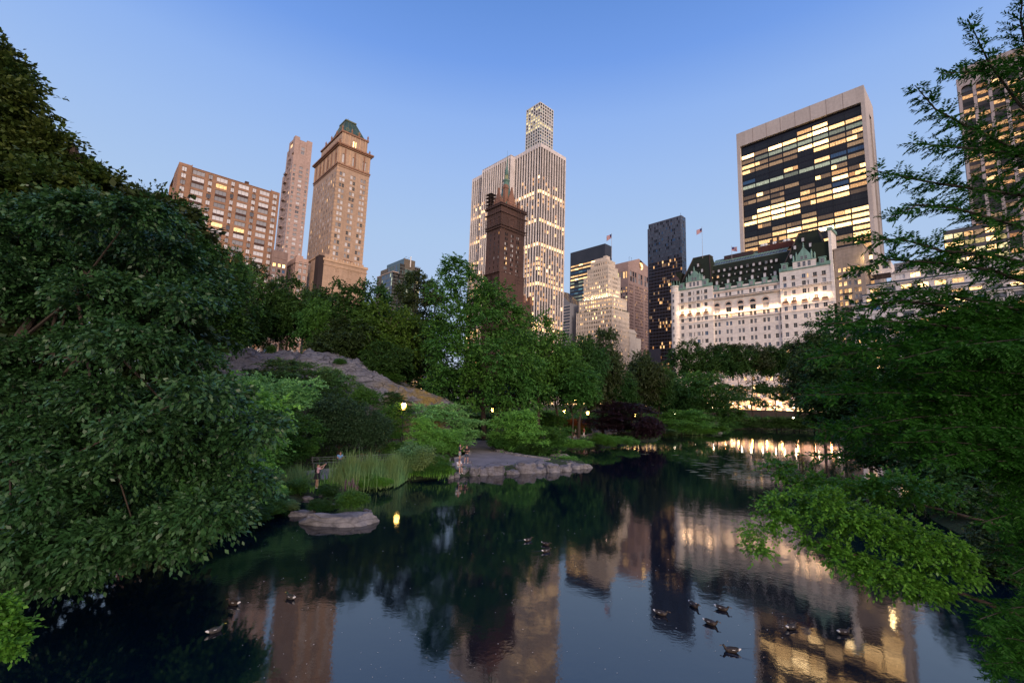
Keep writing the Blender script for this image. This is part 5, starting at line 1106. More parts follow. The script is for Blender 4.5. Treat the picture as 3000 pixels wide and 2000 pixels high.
sbush(1475,1265,1318,58,40,'mound','mid','low shrub at the foot of the big light one')
sbush(1555,1290,1338,56,45,'mound','dark','dark low thicket at the cove edge')
sbush(1670,1280,1314,72,60,'mound','light','low bright hedge left part along the cove',depth=.5)
sbush(1770,1268,1310,78,62,'mound','fern','low bright hedge middle part along the cove',vi=1,depth=.5)
sbush(1830,1275,1304,82,45,'mound','light','low bright hedge right end along the cove',depth=.5)
sbush(1682,1240,1272,90,30,'mound','yel','clipped green mound beside the far walkers')
sbush(1678,1226,1252,91,28,'tier','rust','rust red weeping maple over the clipped mound','weeping_maple',vi=1)
sbush(1815,1178,1256,92,85,'tier','purple','dark purple spreading maple right of the far lamps','purple_maple')
sbush(1895,1215,1296,92,42,'mound','purple','lower dark purple maple reaching the water','purple_maple',vi=1)
sbush(1995,1196,1266,112,62,'tier','light','light green rounded tree on the far shore left of tiny walkers','layered_shrub',vi=1)
sbush(2045,1250,1272,118,50,'mound','fern','low bright bank plants on the far shore',depth=.5)
sbush(2105,1245,1266,126,30,'mound','fern','grassy tuft on the far shore right of tiny walkers',vi=1)
sbush(1940,1250,1276,106,35,'mound','reed','reedy green clump right of the purple maple')
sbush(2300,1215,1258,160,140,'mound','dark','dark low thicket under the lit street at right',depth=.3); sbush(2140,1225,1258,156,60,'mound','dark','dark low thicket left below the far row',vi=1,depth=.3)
sbush(1665,1333,1348,54,28,'mound','light','small green bush behind the rock point',trunk=0)
sbush(795,1008,1042,66,14,'mound','mid','small green sapling on the rock crest',vi=1); sbush(998,1045,1070,62,18,'mound','mid','small bush on the right shoulder of the rock')
sbush(1130,1085,1135,68,50,'mound','mid','leafy bush behind the right slope of the rock',vi=1); sbush(1200,1120,1160,70,50,'mound','dark','dark bush behind the low end of the rock'); sbush(1290,1150,1200,80,60,'mound','dark','dark bush in front of the central tree foot',vi=1)
sbush(690,1300,1440,32,60,'mound','mid','leafy bush where the left reeds begin',vi=1); sbush(780,1310,1390,36,60,'mound','mid','low green bush left of the bench',vi=0); sbush(900,1290,1335,42,34,'tall','light','small upright leafy plant beside the bench end')
sbush(1065,1385,1425,34,55,'mound','fern','bright ferny plants at the water in front of the reeds','fern_clump',trunk=0); sbush(1115,1395,1428,34.5,32,'mound','fern','bright ferny clump right of the first one','fern_clump',vi=1,trunk=0)
sbush(1030,1432,1496,29,46,'mound','mid','leafy waterside plant bearing purple flowers','flowering_plant',vi=1,trunk=0); sbush(950,1455,1500,30,36,'mound','dark','low dark waterside plant beside the flowering one',trunk=0)
sbush(1450,1205,1245,98,40,'mound','dark','dark bush at the foot of the second lamp'); sbush(1400,1215,1262,84,50,'mound','dark','dark bush left of the second lamp foot',vi=1); sbush(1590,1205,1262,88,60,'mound','mid','bush behind the big light shrub',vi=1)
for a in [(795,1460,1506,27.5,46,'mound','mid','green weeds trailing into the water below the bench',0),(735,1475,1534,26,52,'mound','dark','dark weeds trailing into the water under the left tree',1),(852,1464,1494,29,28,'mound','reed','pale weeds beside the long low stone',1),(690,1420,1512,28,48,'mound','dark','dark weedy bush on the bank beneath the left tree fringe',1),(750,1430,1500,28,40,'mound','mid','green weeds right of the left tree fringe at the water',0),(640,1440,1530,27,50,'mound','mid','green bush under the left tree near the water',1),(820,1445,1484,29,34,'mound','dark','low dark weeds left of the small stones',0),(1110,1345,1396,42,40,'mound','mid','dense green bank plant left end between reeds and willowy bush',0),(1165,1352,1400,43,38,'mound','reed','grey green bank plant under the willowy bush',1),(1255,1350,1396,44,40,'mound','mid','dark green bank plant right of the willowy bush',0),(1300,1362,1394,44.6,26,'mound','fern','bright weedy tuft left of the grey slab',1),(860,1400,1450,32.5,46,'mound','mid','weedy clump left of the woman',0),(800,1420,1470,30.5,48,'mound','light','light weedy clump at the water by the left reeds',1),(965,1415,1455,32,34,'mound','dark','dark weedy clump right of the woman',0),(730,1420,1490,29,55,'mound','mid','green waterside bush under the fringe of the left tree',1)]: sbush(a[0],a[1],a[2],a[3],a[4],a[5],a[6],a[7],'bank_plant','plant',a[8],trunk=0)
# central big tree, individually grown
def bigtree(name,label,lobes,ncl,per,leaf,mat,trunk=None,group=None,seed=5,flat=.35,spread=.75,droop=.35,ar=.32,base=None,keep=.3,up=.25,limbs=True,tr=.42,lr=.16):
    rng=np.random.default_rng(seed); L=[]
    for l in lobes:
        px,py,Y,rp=l[:4]; c=P(px,py,Y); r=rp/FPX*Y; L.append((c.x,c.y,c.z,r,r*(l[5] if len(l)>5 else 1.),r*(l[4] if len(l)>4 else .8)))
    V=clumps(rng,L,ncl,7,7,leaf,size=spread,flat=flat,droop=droop,ar=ar,keep=keep,up=up); c=np.array(L)[:,:3].mean(0); bx,by=(trunk[0][0],trunk[0][1]) if trunk else (c[0],c[1]); g=tz(bx,by) if base is None else base
    t=thing(name,label,'tree',(bx,by,g),0,group); link('crown',quadmesh('crown',V-np.array([bx,by,g]),LF[mat]),t)
    if trunk:
        m=MB(); tp=[Vector(p) for p in trunk]; o=Vector((bx,by,g)); m.tube([p-o for p in tp],[tr*(1-.8*i/(len(tp)-1)) for i in range(len(tp))],9)
        for k,q in enumerate(L if limbs is True else (L[::limbs] if limbs else [])):
            a=tp[1+(k%(len(tp)-1))]; b=Vector(q[:3]); mid=a.lerp(b,.5)+Vector((0,0,-.25*(b-a).length*.3)); m.tube([a-o,mid-o,b-o],[lr,lr*.6,lr*.18],5)
        m.obj('trunk',BARK,t)
    return t
c0=P(1420,1200,70)
bigtree('tree','big bright green tree in the centre, tallest of the middle group',[(1340,800,70,50),(1385,850,70,60),(1300,860,68,42),(1440,880,69,62),(1330,950,68,72),(1480,920,70,48),(1400,960,66,80),(1500,990,69,60),(1290,1030,66,45),(1350,1060,64,75),(1440,1060,63,85),(1530,1080,66,60),(1310,1120,66,50),(1400,1150,64,60),(1490,1150,64,62),(1560,1150,66,50),(1275,960,70,30)],900,0,.40,'mid',[(c0.x,71,1),(c0.x-.5,71,8),(c0.x-1.5,71,14),(c0.x-2.5,71,21)],'trees below the towers',21,spread=1.25)
# left foreground mass
t2=[]; rl=random.Random(19)
for y,xs in((640,(60,170,290,400,470)),(760,(-20,110,240,370,490,555)),(890,(20,150,290,420,540,570)),(1020,(-20,110,250,380,500,555)),(1150,(40,180,320,460,590,670)),(1270,(-10,130,270,410,550,690,730)),(1380,(60,200,340,480,600,690)),(1480,(0,140,280,420,540,600)),(1565,(60,180,300,400,470)),(1640,(0,100,200,280))):
    for k,x in enumerate(xs):
        edge=k>=len(xs)-2; t2.append((x+rl.uniform(-35,20),y+rl.uniform(-35,35),13.2+rl.uniform(-2.2,2.6)+(1.2 if y<900 else 0),rl.uniform(52,84) if edge else rl.uniform(58,112),rl.uniform(.5,.8),1.1))
t3=[(x,y,18.5,120,.9) for y in(700,860,1020,1180,1340,1480) for x in(-20,150,320,480)]
bigtree('tree','huge leafy tree leaning over the water in the left foreground',t2,3300,16,.155,'maple',[(-19.5,16,.3),(-18.5,16,4),(-17.5,16,8),(-16,16,11)],None,31,spread=.44,flat=.16,droop=.55,ar=.27,limbs=3,lr=.07,keep=.3)
bigtree('tree','dark inner tree behind the huge left foreground tree',t3,900,16,.34,'back',None,None,32,spread=.9,limbs=False)
bigtree('tree','tall olive tree rising behind at the upper left edge',[(-60,330,23,130,.9),(20,420,24,110,.9),(120,470,24,100,.9),(200,540,25,90,.9),(290,580,25,85,.9),(350,640,26,70,.9),(90,600,22,140,.9),(-80,560,22,150,.9),(250,680,24,120,.9),(10,240,24,60,.9),(-60,180,24,90,.9)],1500,16,.27,'olive',[(-28,24,1),(-27,24,8),(-26,24,14),(-25,24,20)],None,33,spread=.9,flat=.35,droop=.35,limbs=1,lr=.10)
bigtree('tree','dark tree showing between the olive tree and the orange slab',[(430,640,34,60,.9),(500,640,36,66,.9),(560,760,36,76,.9),(600,860,36,80,.9),(500,780,36,90,.9),(660,960,38,60,.9),(420,760,36,80,.9)],900,15,.28,'dark',None,None,34,spread=.9)
bigtree('tree','lighter leafy tree at the right fringe of the left foreground mass',[(600,1150,20,80),(680,1200,20,75),(640,1280,19,85),(730,1290,20,60),(600,1390,18,80),(700,1380,18.5,70),(560,1260,19,80),(780,1200,22,40)],900,15,.19,'light',None,None,36,spread=.6,flat=.25,droop=.45)
bigtree('tree','vivid green leafy branch end at the bottom left corner',[(5,1850,7.5,38,.8),(-25,1800,7.5,50,.8),(25,1895,7.2,22,.7),(-10,1910,7.4,26,.7)],110,14,.07,'bright',None,None,37,spread=.15,flat=.35,base=.3)
# right foreground feathery redwood
def feather():
    rng=np.random.default_rng(77); rr=random.Random(5); C=[];D=[];Ls=[]; bk=MB(); bp=Vector((12.2,8.6,.5))
    trunk=[(12.2,8.6,.5),(12.1,8.6,8),(12.0,8.7,15),(11.8,8.8,24)]; t=thing('redwood_tree','feathery redwood with long sweeping branches filling the right foreground','tree',(12.2,8.6,.4)); 
    mt=MB(); mt.tube([(p[0]-12.2,p[1]-8.6,p[2]-.4) for p in trunk],[.5,.42,.3,.1],10); 
    def branch(pts,side=.9,dens=1.,r=.035,hang=.12):
        pts=[Vector(p) for p in pts]; seg=[(a,b,(b-a).length) for a,b in zip(pts,pts[1:])]; T=sum(s[2] for s in seg); n=int(T/.055*dens)
        bk.tube([p-bp for p in pts],[max(.006,r*(1-.85*i/(len(pts)-1))) for i in range(len(pts))],5)
        for i in range(n):
            s=T*(i+.5)/n; q=s
            for a,b,l in seg:
                if q<=l: break
                q-=l
            f=s/T; base=a.lerp(b,min(1,q/l)); d=(b-a).normalized(); rl_=rr.uniform(-1.2,1.2); sd=(d.cross(Vector((0,0,1))).normalized()*math.cos(rl_)*(1 if i%2 else -1)+Vector((0,0,1))*math.sin(rl_)).normalized()
            Lt=side*(1.12-f)*rr.uniform(.55,1.15)+.12; if_=.0
            tw=(sd*rr.uniform(.6,1)+d*rr.uniform(.35,.9)+Vector((0,0,rr.uniform(-.45,.35)))).normalized(); m=max(3,int(Lt/.022)); up=rr.uniform(-.25,.1)
            for k in range(m):
                x=Lt*(k+1)/m; p=base+tw*x+Vector((0,0,-hang*x*x+up*x*.2)); 
                for sg in(1,-1):
                    C.append(p); s2=tw.cross(Vector((rr.uniform(-.4,.4),rr.uniform(-.4,.4),1))).normalized()*sg; D.append(s2*.8+tw*.65+Vector((0,0,rr.uniform(-.35,.1)))); Ls.append(rr.uniform(.06,.115)*(1.15-.5*k/m))
    def pb(l,Y0,Y1): n=len(l)-1; return [P(x,y,Y0+(Y1-Y0)*i/n) for i,(x,y) in enumerate(l)]
    J=[ # main visible branches, from the trunk side to the tip
     ([(3150,420),(2990,310),(2900,190),(2838,60)],8.4,7.4,.55),([(3150,330),(3020,200),(2990,60),(3000,-60)],8.4,7.5,.7),([(3150,520),(2980,440),(2850,380),(2740,320),(2680,250)],8.6,7.4,.75),([(3050,470),(2900,440),(2780,430),(2670,420)],8.4,7.6,.6),
     ([(3120,590),(2900,560),(2760,540),(2650,520),(2560,498)],8.6,7.4,.62),([(3100,160),(2950,200),(2860,210),(2760,215)],8.5,7.6,.45),([(3100,700),(2940,650),(2800,610),(2690,600),(2600,640)],8.6,7.5,.55),
     ([(3120,800),(2900,745),(2760,735),(2640,700),(2500,705)],8.6,7.4,.62),([(3100,860),(2900,790),(2750,770),(2600,760),(2480,800)],8.8,7.6,.55),([(3120,985),(2900,975),(2700,945),(2560,940),(2400,950)],8.8,7.2,.55),
     ([(3100,930),(2900,890),(2750,860),(2650,850),(2560,870)],8.8,7.6,.6),([(3000,960),(2800,900),(2640,880),(2520,900),(2420,930)],8.6,7.4,.5)]
    for l,a,b,s in J: branch(pb(l,a,b),s,1.25,.04)
    for i in range(66):    # the dense curtain at the right edge
        y=rr.uniform(930,1990) if i%3 else rr.uniform(940,1400); x1=rr.uniform(2350,2700)+(y<1000)*120; x1=max(x1,rr.uniform(2860,2980)) if y>1350 else x1; y2=y+rr.uniform(-90,40); Ya=rr.uniform(7.5,10.5); l=[(3180,y+rr.uniform(-60,60)),(3180-(3180-x1)*.35,y-30),(3180-(3180-x1)*.7,(y+y2)/2-25),(x1,y2)]
        branch(pb(l,Ya,Ya-rr.uniform(.3,1.6)),rr.uniform(.5,.85),1.,.014,.2)
    C=np.array(C);D=np.array(D);Ls=np.array(Ls); V=leaves(C,D,Ls,Ls*.15,rng,fold=.05)
    link('crown',quadmesh('crown',V-np.array(bp),LF['feather']),t,(0,0,.1)); mt.obj('trunk',BARK,t); bk.obj('branches',mat_bark('twig bark',(.022,.017,.013)),t).location=(0,0,.1)
    print('feather leaves',len(C))
feather()
GRB='trees on the right bank behind the redwood'
for i,(px,t,b_,Y,hw,s,l,lab) in enumerate([(2520,965,1270,70,150,'round','dark','dark bank tree just right of the hotel row'),(2700,980,1300,52,190,'round','mid','green bank tree behind the middle of the redwood'),(2900,900,1350,44,200,'round','dark','dark bank tree at the right edge'),(2480,1120,1290,62,110,'mound','dark','dark bush on the right bank at the waterline'),(2650,1200,1420,40,170,'mound','dark','dark bank bush behind the maple branch'),(2850,1250,1560,30,200,'mound','dark','big dark bank bush low at right'),(2990,1400,1800,20,150,'mound','back','near dark bank bush in the lower right'),(2400,1000,1230,95,80,'round','back','dusky bank tree beside the hotel row end')]): plant('bank_tree',lab,'tree',px,t,b_,Y,hw,s,l,i,GRB)
bigtree('maple_tree','bright green maple boughs spreading over the water at lower right',[(2310,1475,9,62,.45),(2390,1440,9,50,.4),(2230,1560,8.8,34,.45),(2270,1520,8.9,40,.45),(2440,1500,8.8,80,.45),(2220,1600,8.8,26,.4),(2540,1540,8.6,85,.5),(2640,1560,8.4,85,.5),(2720,1600,8.2,80,.5),(2790,1650,8.2,60,.5),(2480,1640,8.4,55,.45),(2570,1680,8.2,70,.45),(2680,1700,8.2,75,.45),(2740,1730,8,45,.4),(2380,1570,8.8,40,.4)],430,16,.07,'bright',[(11.6,7.0,.4),(11.0,7.2,2.0),(9.4,7.7,3.0),(7,8.3,3.8),(5.6,8.6,4.2)],None,41,spread=.22,flat=.2,droop=.4,ar=.30,tr=.07,limbs=False)
bigtree('maple_tree','thin arching maple twig reaching left over the water, above the bright boughs',[(2280,1360,12,22,.4),(2310,1385,12,26,.4),(2350,1405,12,30,.4),(2400,1420,12,34,.4),(2460,1430,12,40,.5),(2540,1440,12,50,.5),(2620,1430,12,60,.5),(2700,1440,12,60,.5)],150,14,.10,'bright',[(15.5,12,.4),(14,12,3.5),(10,12,4.4),(8,12,4.8)],None,43,spread=.3,flat=.2,droop=.3,tr=.06,limbs=False)
# reeds
def blades(name,label,regions,n,h,w,mat,seed=3,cat='reeds',lean=.26,zb=.1):
    rng=np.random.default_rng(seed); V=[]
    per=n//len(regions)
    for (px0,px1,pb,Y) in regions:
        for i in range(per):
            c=P(rng.uniform(px0,px1),pb,Y); x=c.x; y=Y+rng.normal(0,1.1); z=max(zb,tz(x,y)-.05) if i%9==0 else zb; H=h*rng.uniform(.35,1.12)*(.72+.28*math.sin(x*2.3)*math.cos(y*1.7+x)); a=rng.uniform(0,6.28); d=np.array([math.cos(a),math.sin(a),0]); s=np.array([-d[1],d[0],0])*w; b=np.array([x,y,z]); le=H*lean*rng.uniform(.3,1.8)
            p1=b+d*le*.25+np.array([0,0,H*.5]); p2=b+d*le+np.array([0,0,H]); V.append([b-s,b+s,p1+s*.9,p1-s*.9]); V.append([p1-s*.9,p1+s*.9,p2+s*.08,p2-s*.08])
    o=link(name,quadmesh(name,np.array(V),LF[mat])); tag(o,label,cat,kind='stuff'); return o
blades('tall_reeds','tall grey green reeds on the bank in front of the long bench',[(985,1075,1400,34.6),(1040,1150,1390,36.0),(1120,1185,1392,36.6),(1000,1110,1400,35.2)],5200,2.5,.022,'reed',3)
blades('cattails','yellow green cattails left of the woman taking a picture',[(780,920,1440,33),(720,830,1450,31.5),(800,915,1425,34.5)],3400,1.5,.016,'reed',4)
blades('bank_grass','bright grass along the left bank',[(760,900,1395,36.5),(690,790,1430,33),(940,1000,1440,33.2),(1160,1300,1392,40),(1180,1330,1395,39.6),(760,900,1430,33),(690,790,1480,29),(740,860,1465,30)],4200,.7,.016,'fern',5,zb=.35)
def flowers():
    rng=np.random.default_rng(6); V=[]
    for i in range(26):
        c=P(rng.uniform(1005,1050),rng.uniform(1412,1440),29.2); 
        for k in range(16):
            p=np.array([c.x,c.y+rng.uniform(-.5,.5)*0,c.z+k*.018]); a=rng.uniform(0,6.28); d=np.array([math.cos(a),math.sin(a),.5]); V.append((p,d))
    P_=np.array([v[0] for v in V]);D_=np.array([v[1] for v in V]); tag(link('flower_spikes',quadmesh('flower_spikes',leaves(P_,D_,np.full(len(P_),.045),np.full(len(P_),.016),rng),LF['flower'])),'purple flower spikes above the waterside plant','flowers',kind='stuff')
flowers()
blades('far_reeds','reeds on the far shore right of the purple maple',[(1930,2050,1272,117),(1920,1980,1275,112)],900,1.3,.05,'reed',7)
def ground_cover():
    rng=np.random.default_rng(9); N_=26000; x=rng.uniform(-60,112,N_*2); y=rng.uniform(30,200,N_*2)**1.0; d=seg_d(x,y,POND); pm=np.minimum(seg_d(x,y,PATHS[0]),seg_d(x,y,PATHS[1])); h=terrain_h(x,y); ok=(d>.3)&(pm>.35)&(h<5.6); rk_=(x>-48)&(x<-7)&(y>44)&(y<72)&(rock_h(x,y)>2.0); ok&=~rk_
    x,y,h=x[ok][:N_],y[ok][:N_],h[ok][:N_]; m=len(x); per=5; c=np.repeat(np.stack([x,y,h+.05],1),per,0)+rng.normal(0,1,(m*per,3))*np.array([.28,.28,.12]); L=rng.uniform(.18,.42,m*per)*np.clip(c[:,1]/70,.6,1.5); V=leaves(c,rng.normal(0,1,(m*per,3))+np.array([0,0,.9]),L,L*.22,rng); tag(link('ground_cover',quadmesh('ground_cover',V,LF['mid'])),'low leafy ground cover under the park trees','plants',kind='stuff')
ground_cover()
# things floating on the pond
def floaters():
    rng=np.random.default_rng(12); V=[]
    for i in range(260):
        px=rng.uniform(700,2300); py=rng.uniform(1400,1990); p=G(px,py,.004)
        if seg_d(np.array([p.x]),np.array([p.y]),POND)[0]>-.4: continue
        s=rng.uniform(.010,.022)*(p.y/14)**.7; a=rng.uniform(0,3.1); d=np.array([math.cos(a),math.sin(a),0])*s; e=np.array([-math.sin(a),math.cos(a),0])*s*.7; c=np.array([p.x,p.y,.006]); V.append([c-d,c-e,c+d,c+e])
    tag(link('floating_petals',quadmesh('floating_petals',np.array(V),plain('pale petals',(.75,.75,.7),.6))),'tiny pale specks of leaf and seed floating on the dark water','leaves',kind='stuff')
    V=[]
    for i in range(220):
        px=rng.normal(2170,95); py=1372+(px-2170)*.12+rng.normal(0,16); p=G(px,py,.004)
        if seg_d(np.array([p.x]),np.array([p.y]),POND)[0]>-.5: continue
        s=rng.uniform(.12,.5); c=np.array([p.x,p.y,.008]); a=rng.uniform(-.3,.3); d=np.array([math.cos(a),math.sin(a),0])*s*1.6; e=np.array([-math.sin(a),math.cos(a),0])*s*.5; V.append([c-d,c-e,c+d,c+e])
    tag(link('water_plants',quadmesh('water_plants',np.array(V),plain('pond weed',(.16,.19,.10),.5,0,.3))),'rafts of pale pond weed on the water below the hotel lights','plants',kind='stuff')
floaters()
# ================================================================== lamps, benches, people, ducks
IRON=plain('dark green iron',(.02,.028,.022),.5,.3); LAMPM=lit('sodium lamp glass',(1,.55,.12),(1,.60,.16),14,14); LAMPW=lit('white lamp glass',(1,.80,.52),(1,.84,.6),14,14)
def lamp_parts():
    p=MB(); p.lathe([(.20,0),(.20,.12),(.14,.25),(.12,.9),(.08,1.0),(.055,1.2),(.045,3.0),(.09,3.05),(.05,3.12),(.11,3.25)],0,0,10)
    g=MB(); g.lathe([(.11,3.25),(.20,3.42),(.23,3.6),(.19,3.78),(.10,3.86)],0,0,12); c=MB(); c.lathe([(.21,3.84),(.13,3.95),(.06,4.02),(.02,4.16)],0,0,10)
    return p.mesh('post',IRON),g.mesh('globe',LAMPM,smooth=True),g.mesh('globe',LAMPW,smooth=True),c.mesh('cap',IRON)
PM_,GM_,GW_,CM_=lamp_parts()
def lamp(px,py,Y,label,white=False,power=None,sc=1.15,group='park path lamps'):
    c=P(px,py,Y); g=c.z-3.6*sc; t=thing('street_lamp',label,'lamp',(c.x,Y,g),0,group,(sc,sc,sc)); link('post',PM_,t); gl=link('globe',GW_ if white else GM_,t); link('cap',CM_,t)
    l=bpy.data.lights.new('lamp light','POINT'); l.energy=(power or 130)*1.0; l.color=(1,.80,.55) if white else (1,.58,.18); l.shadow_soft_size=.24*sc; link('lamp_light',l,t,(0,0,3.6))
for a in [(1183,1188,50,'nearest glowing path lamp, above the pale layered shrub',False,260),(1427,1170,100,'upper lamp of the pair left of the big light shrub',False,260),(1443,1199,84,'lower lamp of the pair left of the big light shrub',False,260),(1654,1204,94,'bright lamp behind the rust red weeping maple',False,300),(1722,1209,106,'small lamp between the bright lamp and the purple maple',False,120),(1860,1215,118,'tiny lamp half inside the purple maple',False,120),(1686,1170,130,'tiny distant lamp high behind the purple maple',False,90),(130,1141,24,'dim lamp glimpsed through the left tree',False,120)]: lamp(*a)
for i,(px,py,Y,l) in enumerate([(2088,1190,172,'starry white street lamp at the left of the lit street'),(2170,1189,176,'second lamp along the lit street'),(2196,1190,176,'third lamp along the lit street'),(2268,1193,174,'bright fourth lamp along the lit street'),(2293,1190,174,'fifth lamp along the lit street'),(2326,1193,172,'very bright lamp in the middle of the lit street'),(2392,1190,170,'lamp by the dark trunk at the right of the street'),(2450,1194,168,'lamp near the right end of the lit street'),(2482,1196,166,'rightmost amber lamp of the lit street'),(2324,1224,166,'low lamp on the bank below the lit street'),(1975,1212,132,'lamp behind the light green far shore tree'),(2035,1196,168,'lamp peeping out left of the hotel row'),(2230,1192,175,'lamp behind the trunks in the middle of the street')]): lamp(px,py,Y,l,i!=8,700 if i in(0,3,5) else 350,1.25,'lamps along the far street')
# warm light thrown up the hotel's lowest storeys by its entrance lamps
for i in range(12):
    l=bpy.data.lights.new('entrance light','POINT'); l.energy=900; l.color=(1,.40,.12); l.shadow_soft_size=.4; p=AE(264.8-4.5,56+7*i,CITY+4.5); link('entrance_light',l,None,p); 
WOOD=plain('weathered bench slat',(.07,.085,.09),.4,0,.25); CONC=plain('bench concrete',(.10,.10,.10),.8)
def bench_proto():
    L=2.3; t=thing('park_bench','x','bench',(0,0,0)); s=MB(); 
    for k in range(4): s.box(-L/2,L/2,-.02-k*.12,.08-k*.12,.43,.46)
    s.obj('seat',WOOD,t); b=MB(); b.box(-L/2,L/2,.17,.205,.82,.88); b.box(-L/2,L/2,.15,.185,.64,.69); b.obj('backrest',WOOD,t)
    for x in(-L/2+.1,L/2-.1):
        m=MB(); m.box(x-.04,x+.04,-.42,.12,0,.43); m.frustum((x-.04,x+.04,.04,.16),(x-.03,x+.03,.16,.24),.43,.92); m.obj('leg',CONC,t)
    return t
B0=bench_proto(); used=[0]
def bench(p,d,label):
    t=B0 if not used[0] else copy_tree(B0); used[0]=1; t.location=p; t.rotation_euler=(0,0,math.atan2(d.y,d.x)); t['label']=label; t['group']='benches along the paths'
bl=[G(905,1372,.55),G(1165,1357,.55)]; dd=(bl[1]-bl[0]); nb=int(dd.length/2.42); names=['leftmost bench of the long row beyond the reeds','second bench of the long row, left of the man in blue','bench the man in blue sits on','bench just right of the man in blue','fifth bench of the long row behind the reeds','sixth bench of the long row behind the reeds','seventh bench of the long row behind the reeds','eighth bench of the long row behind the reeds']
BP=[]
for i in range(min(nb,8)):
    p=bl[0]+dd*((i+.5)/nb); BP.append(p); bench(p,dd.normalized(),names[i])
for k,(a,b) in enumerate(((G(1392,1288,.6),G(1448,1285,.6)),)):
    d=b-a
    for i in range(3): bench(a+d*((i+.5)/3),d.normalized(),['bench under the shrubs at the path bend, left one','bench under the shrubs at the path bend, middle one','bench under the shrubs at the path bend, right one'][i])
a,b=G(1640,1272,.62),G(1688,1270,.62); d=b-a
for i in range(2): bench(a+d*((i+.5)/2),d.normalized(),['far bench under the clipped green mound, left one','far bench behind the walker in white'][i])
SKIN=plain('skin',(.52,.30,.22),.55); SKT=plain('tanned skin',(.40,.22,.15),.55)
CM={}
def cloth(k,c):
    if k not in CM: CM[k]=plain(k+' cloth',c,.85,0,.1)
    return CM[k]
def skin_obj(name,V,E,Rr,mat,parent,root=0,sub=1):
    me=bpy.data.meshes.new(name); me.from_pydata([tuple(v) for v in V],E,[]); me.materials.append(mat); o=link(name,me,parent); md=o.modifiers.new('Skin','SKIN')
    if not me.skin_vertices: return o
    for i,r in enumerate(Rr): me.skin_vertices[0].data[i].radius=(r,r) if not isinstance(r,tuple) else r; 
    me.skin_vertices[0].data[root].use_root=True; md.use_smooth_shade=True; s=o.modifiers.new('Sub','SUBSURF'); s.levels=s.render_levels=sub; return o
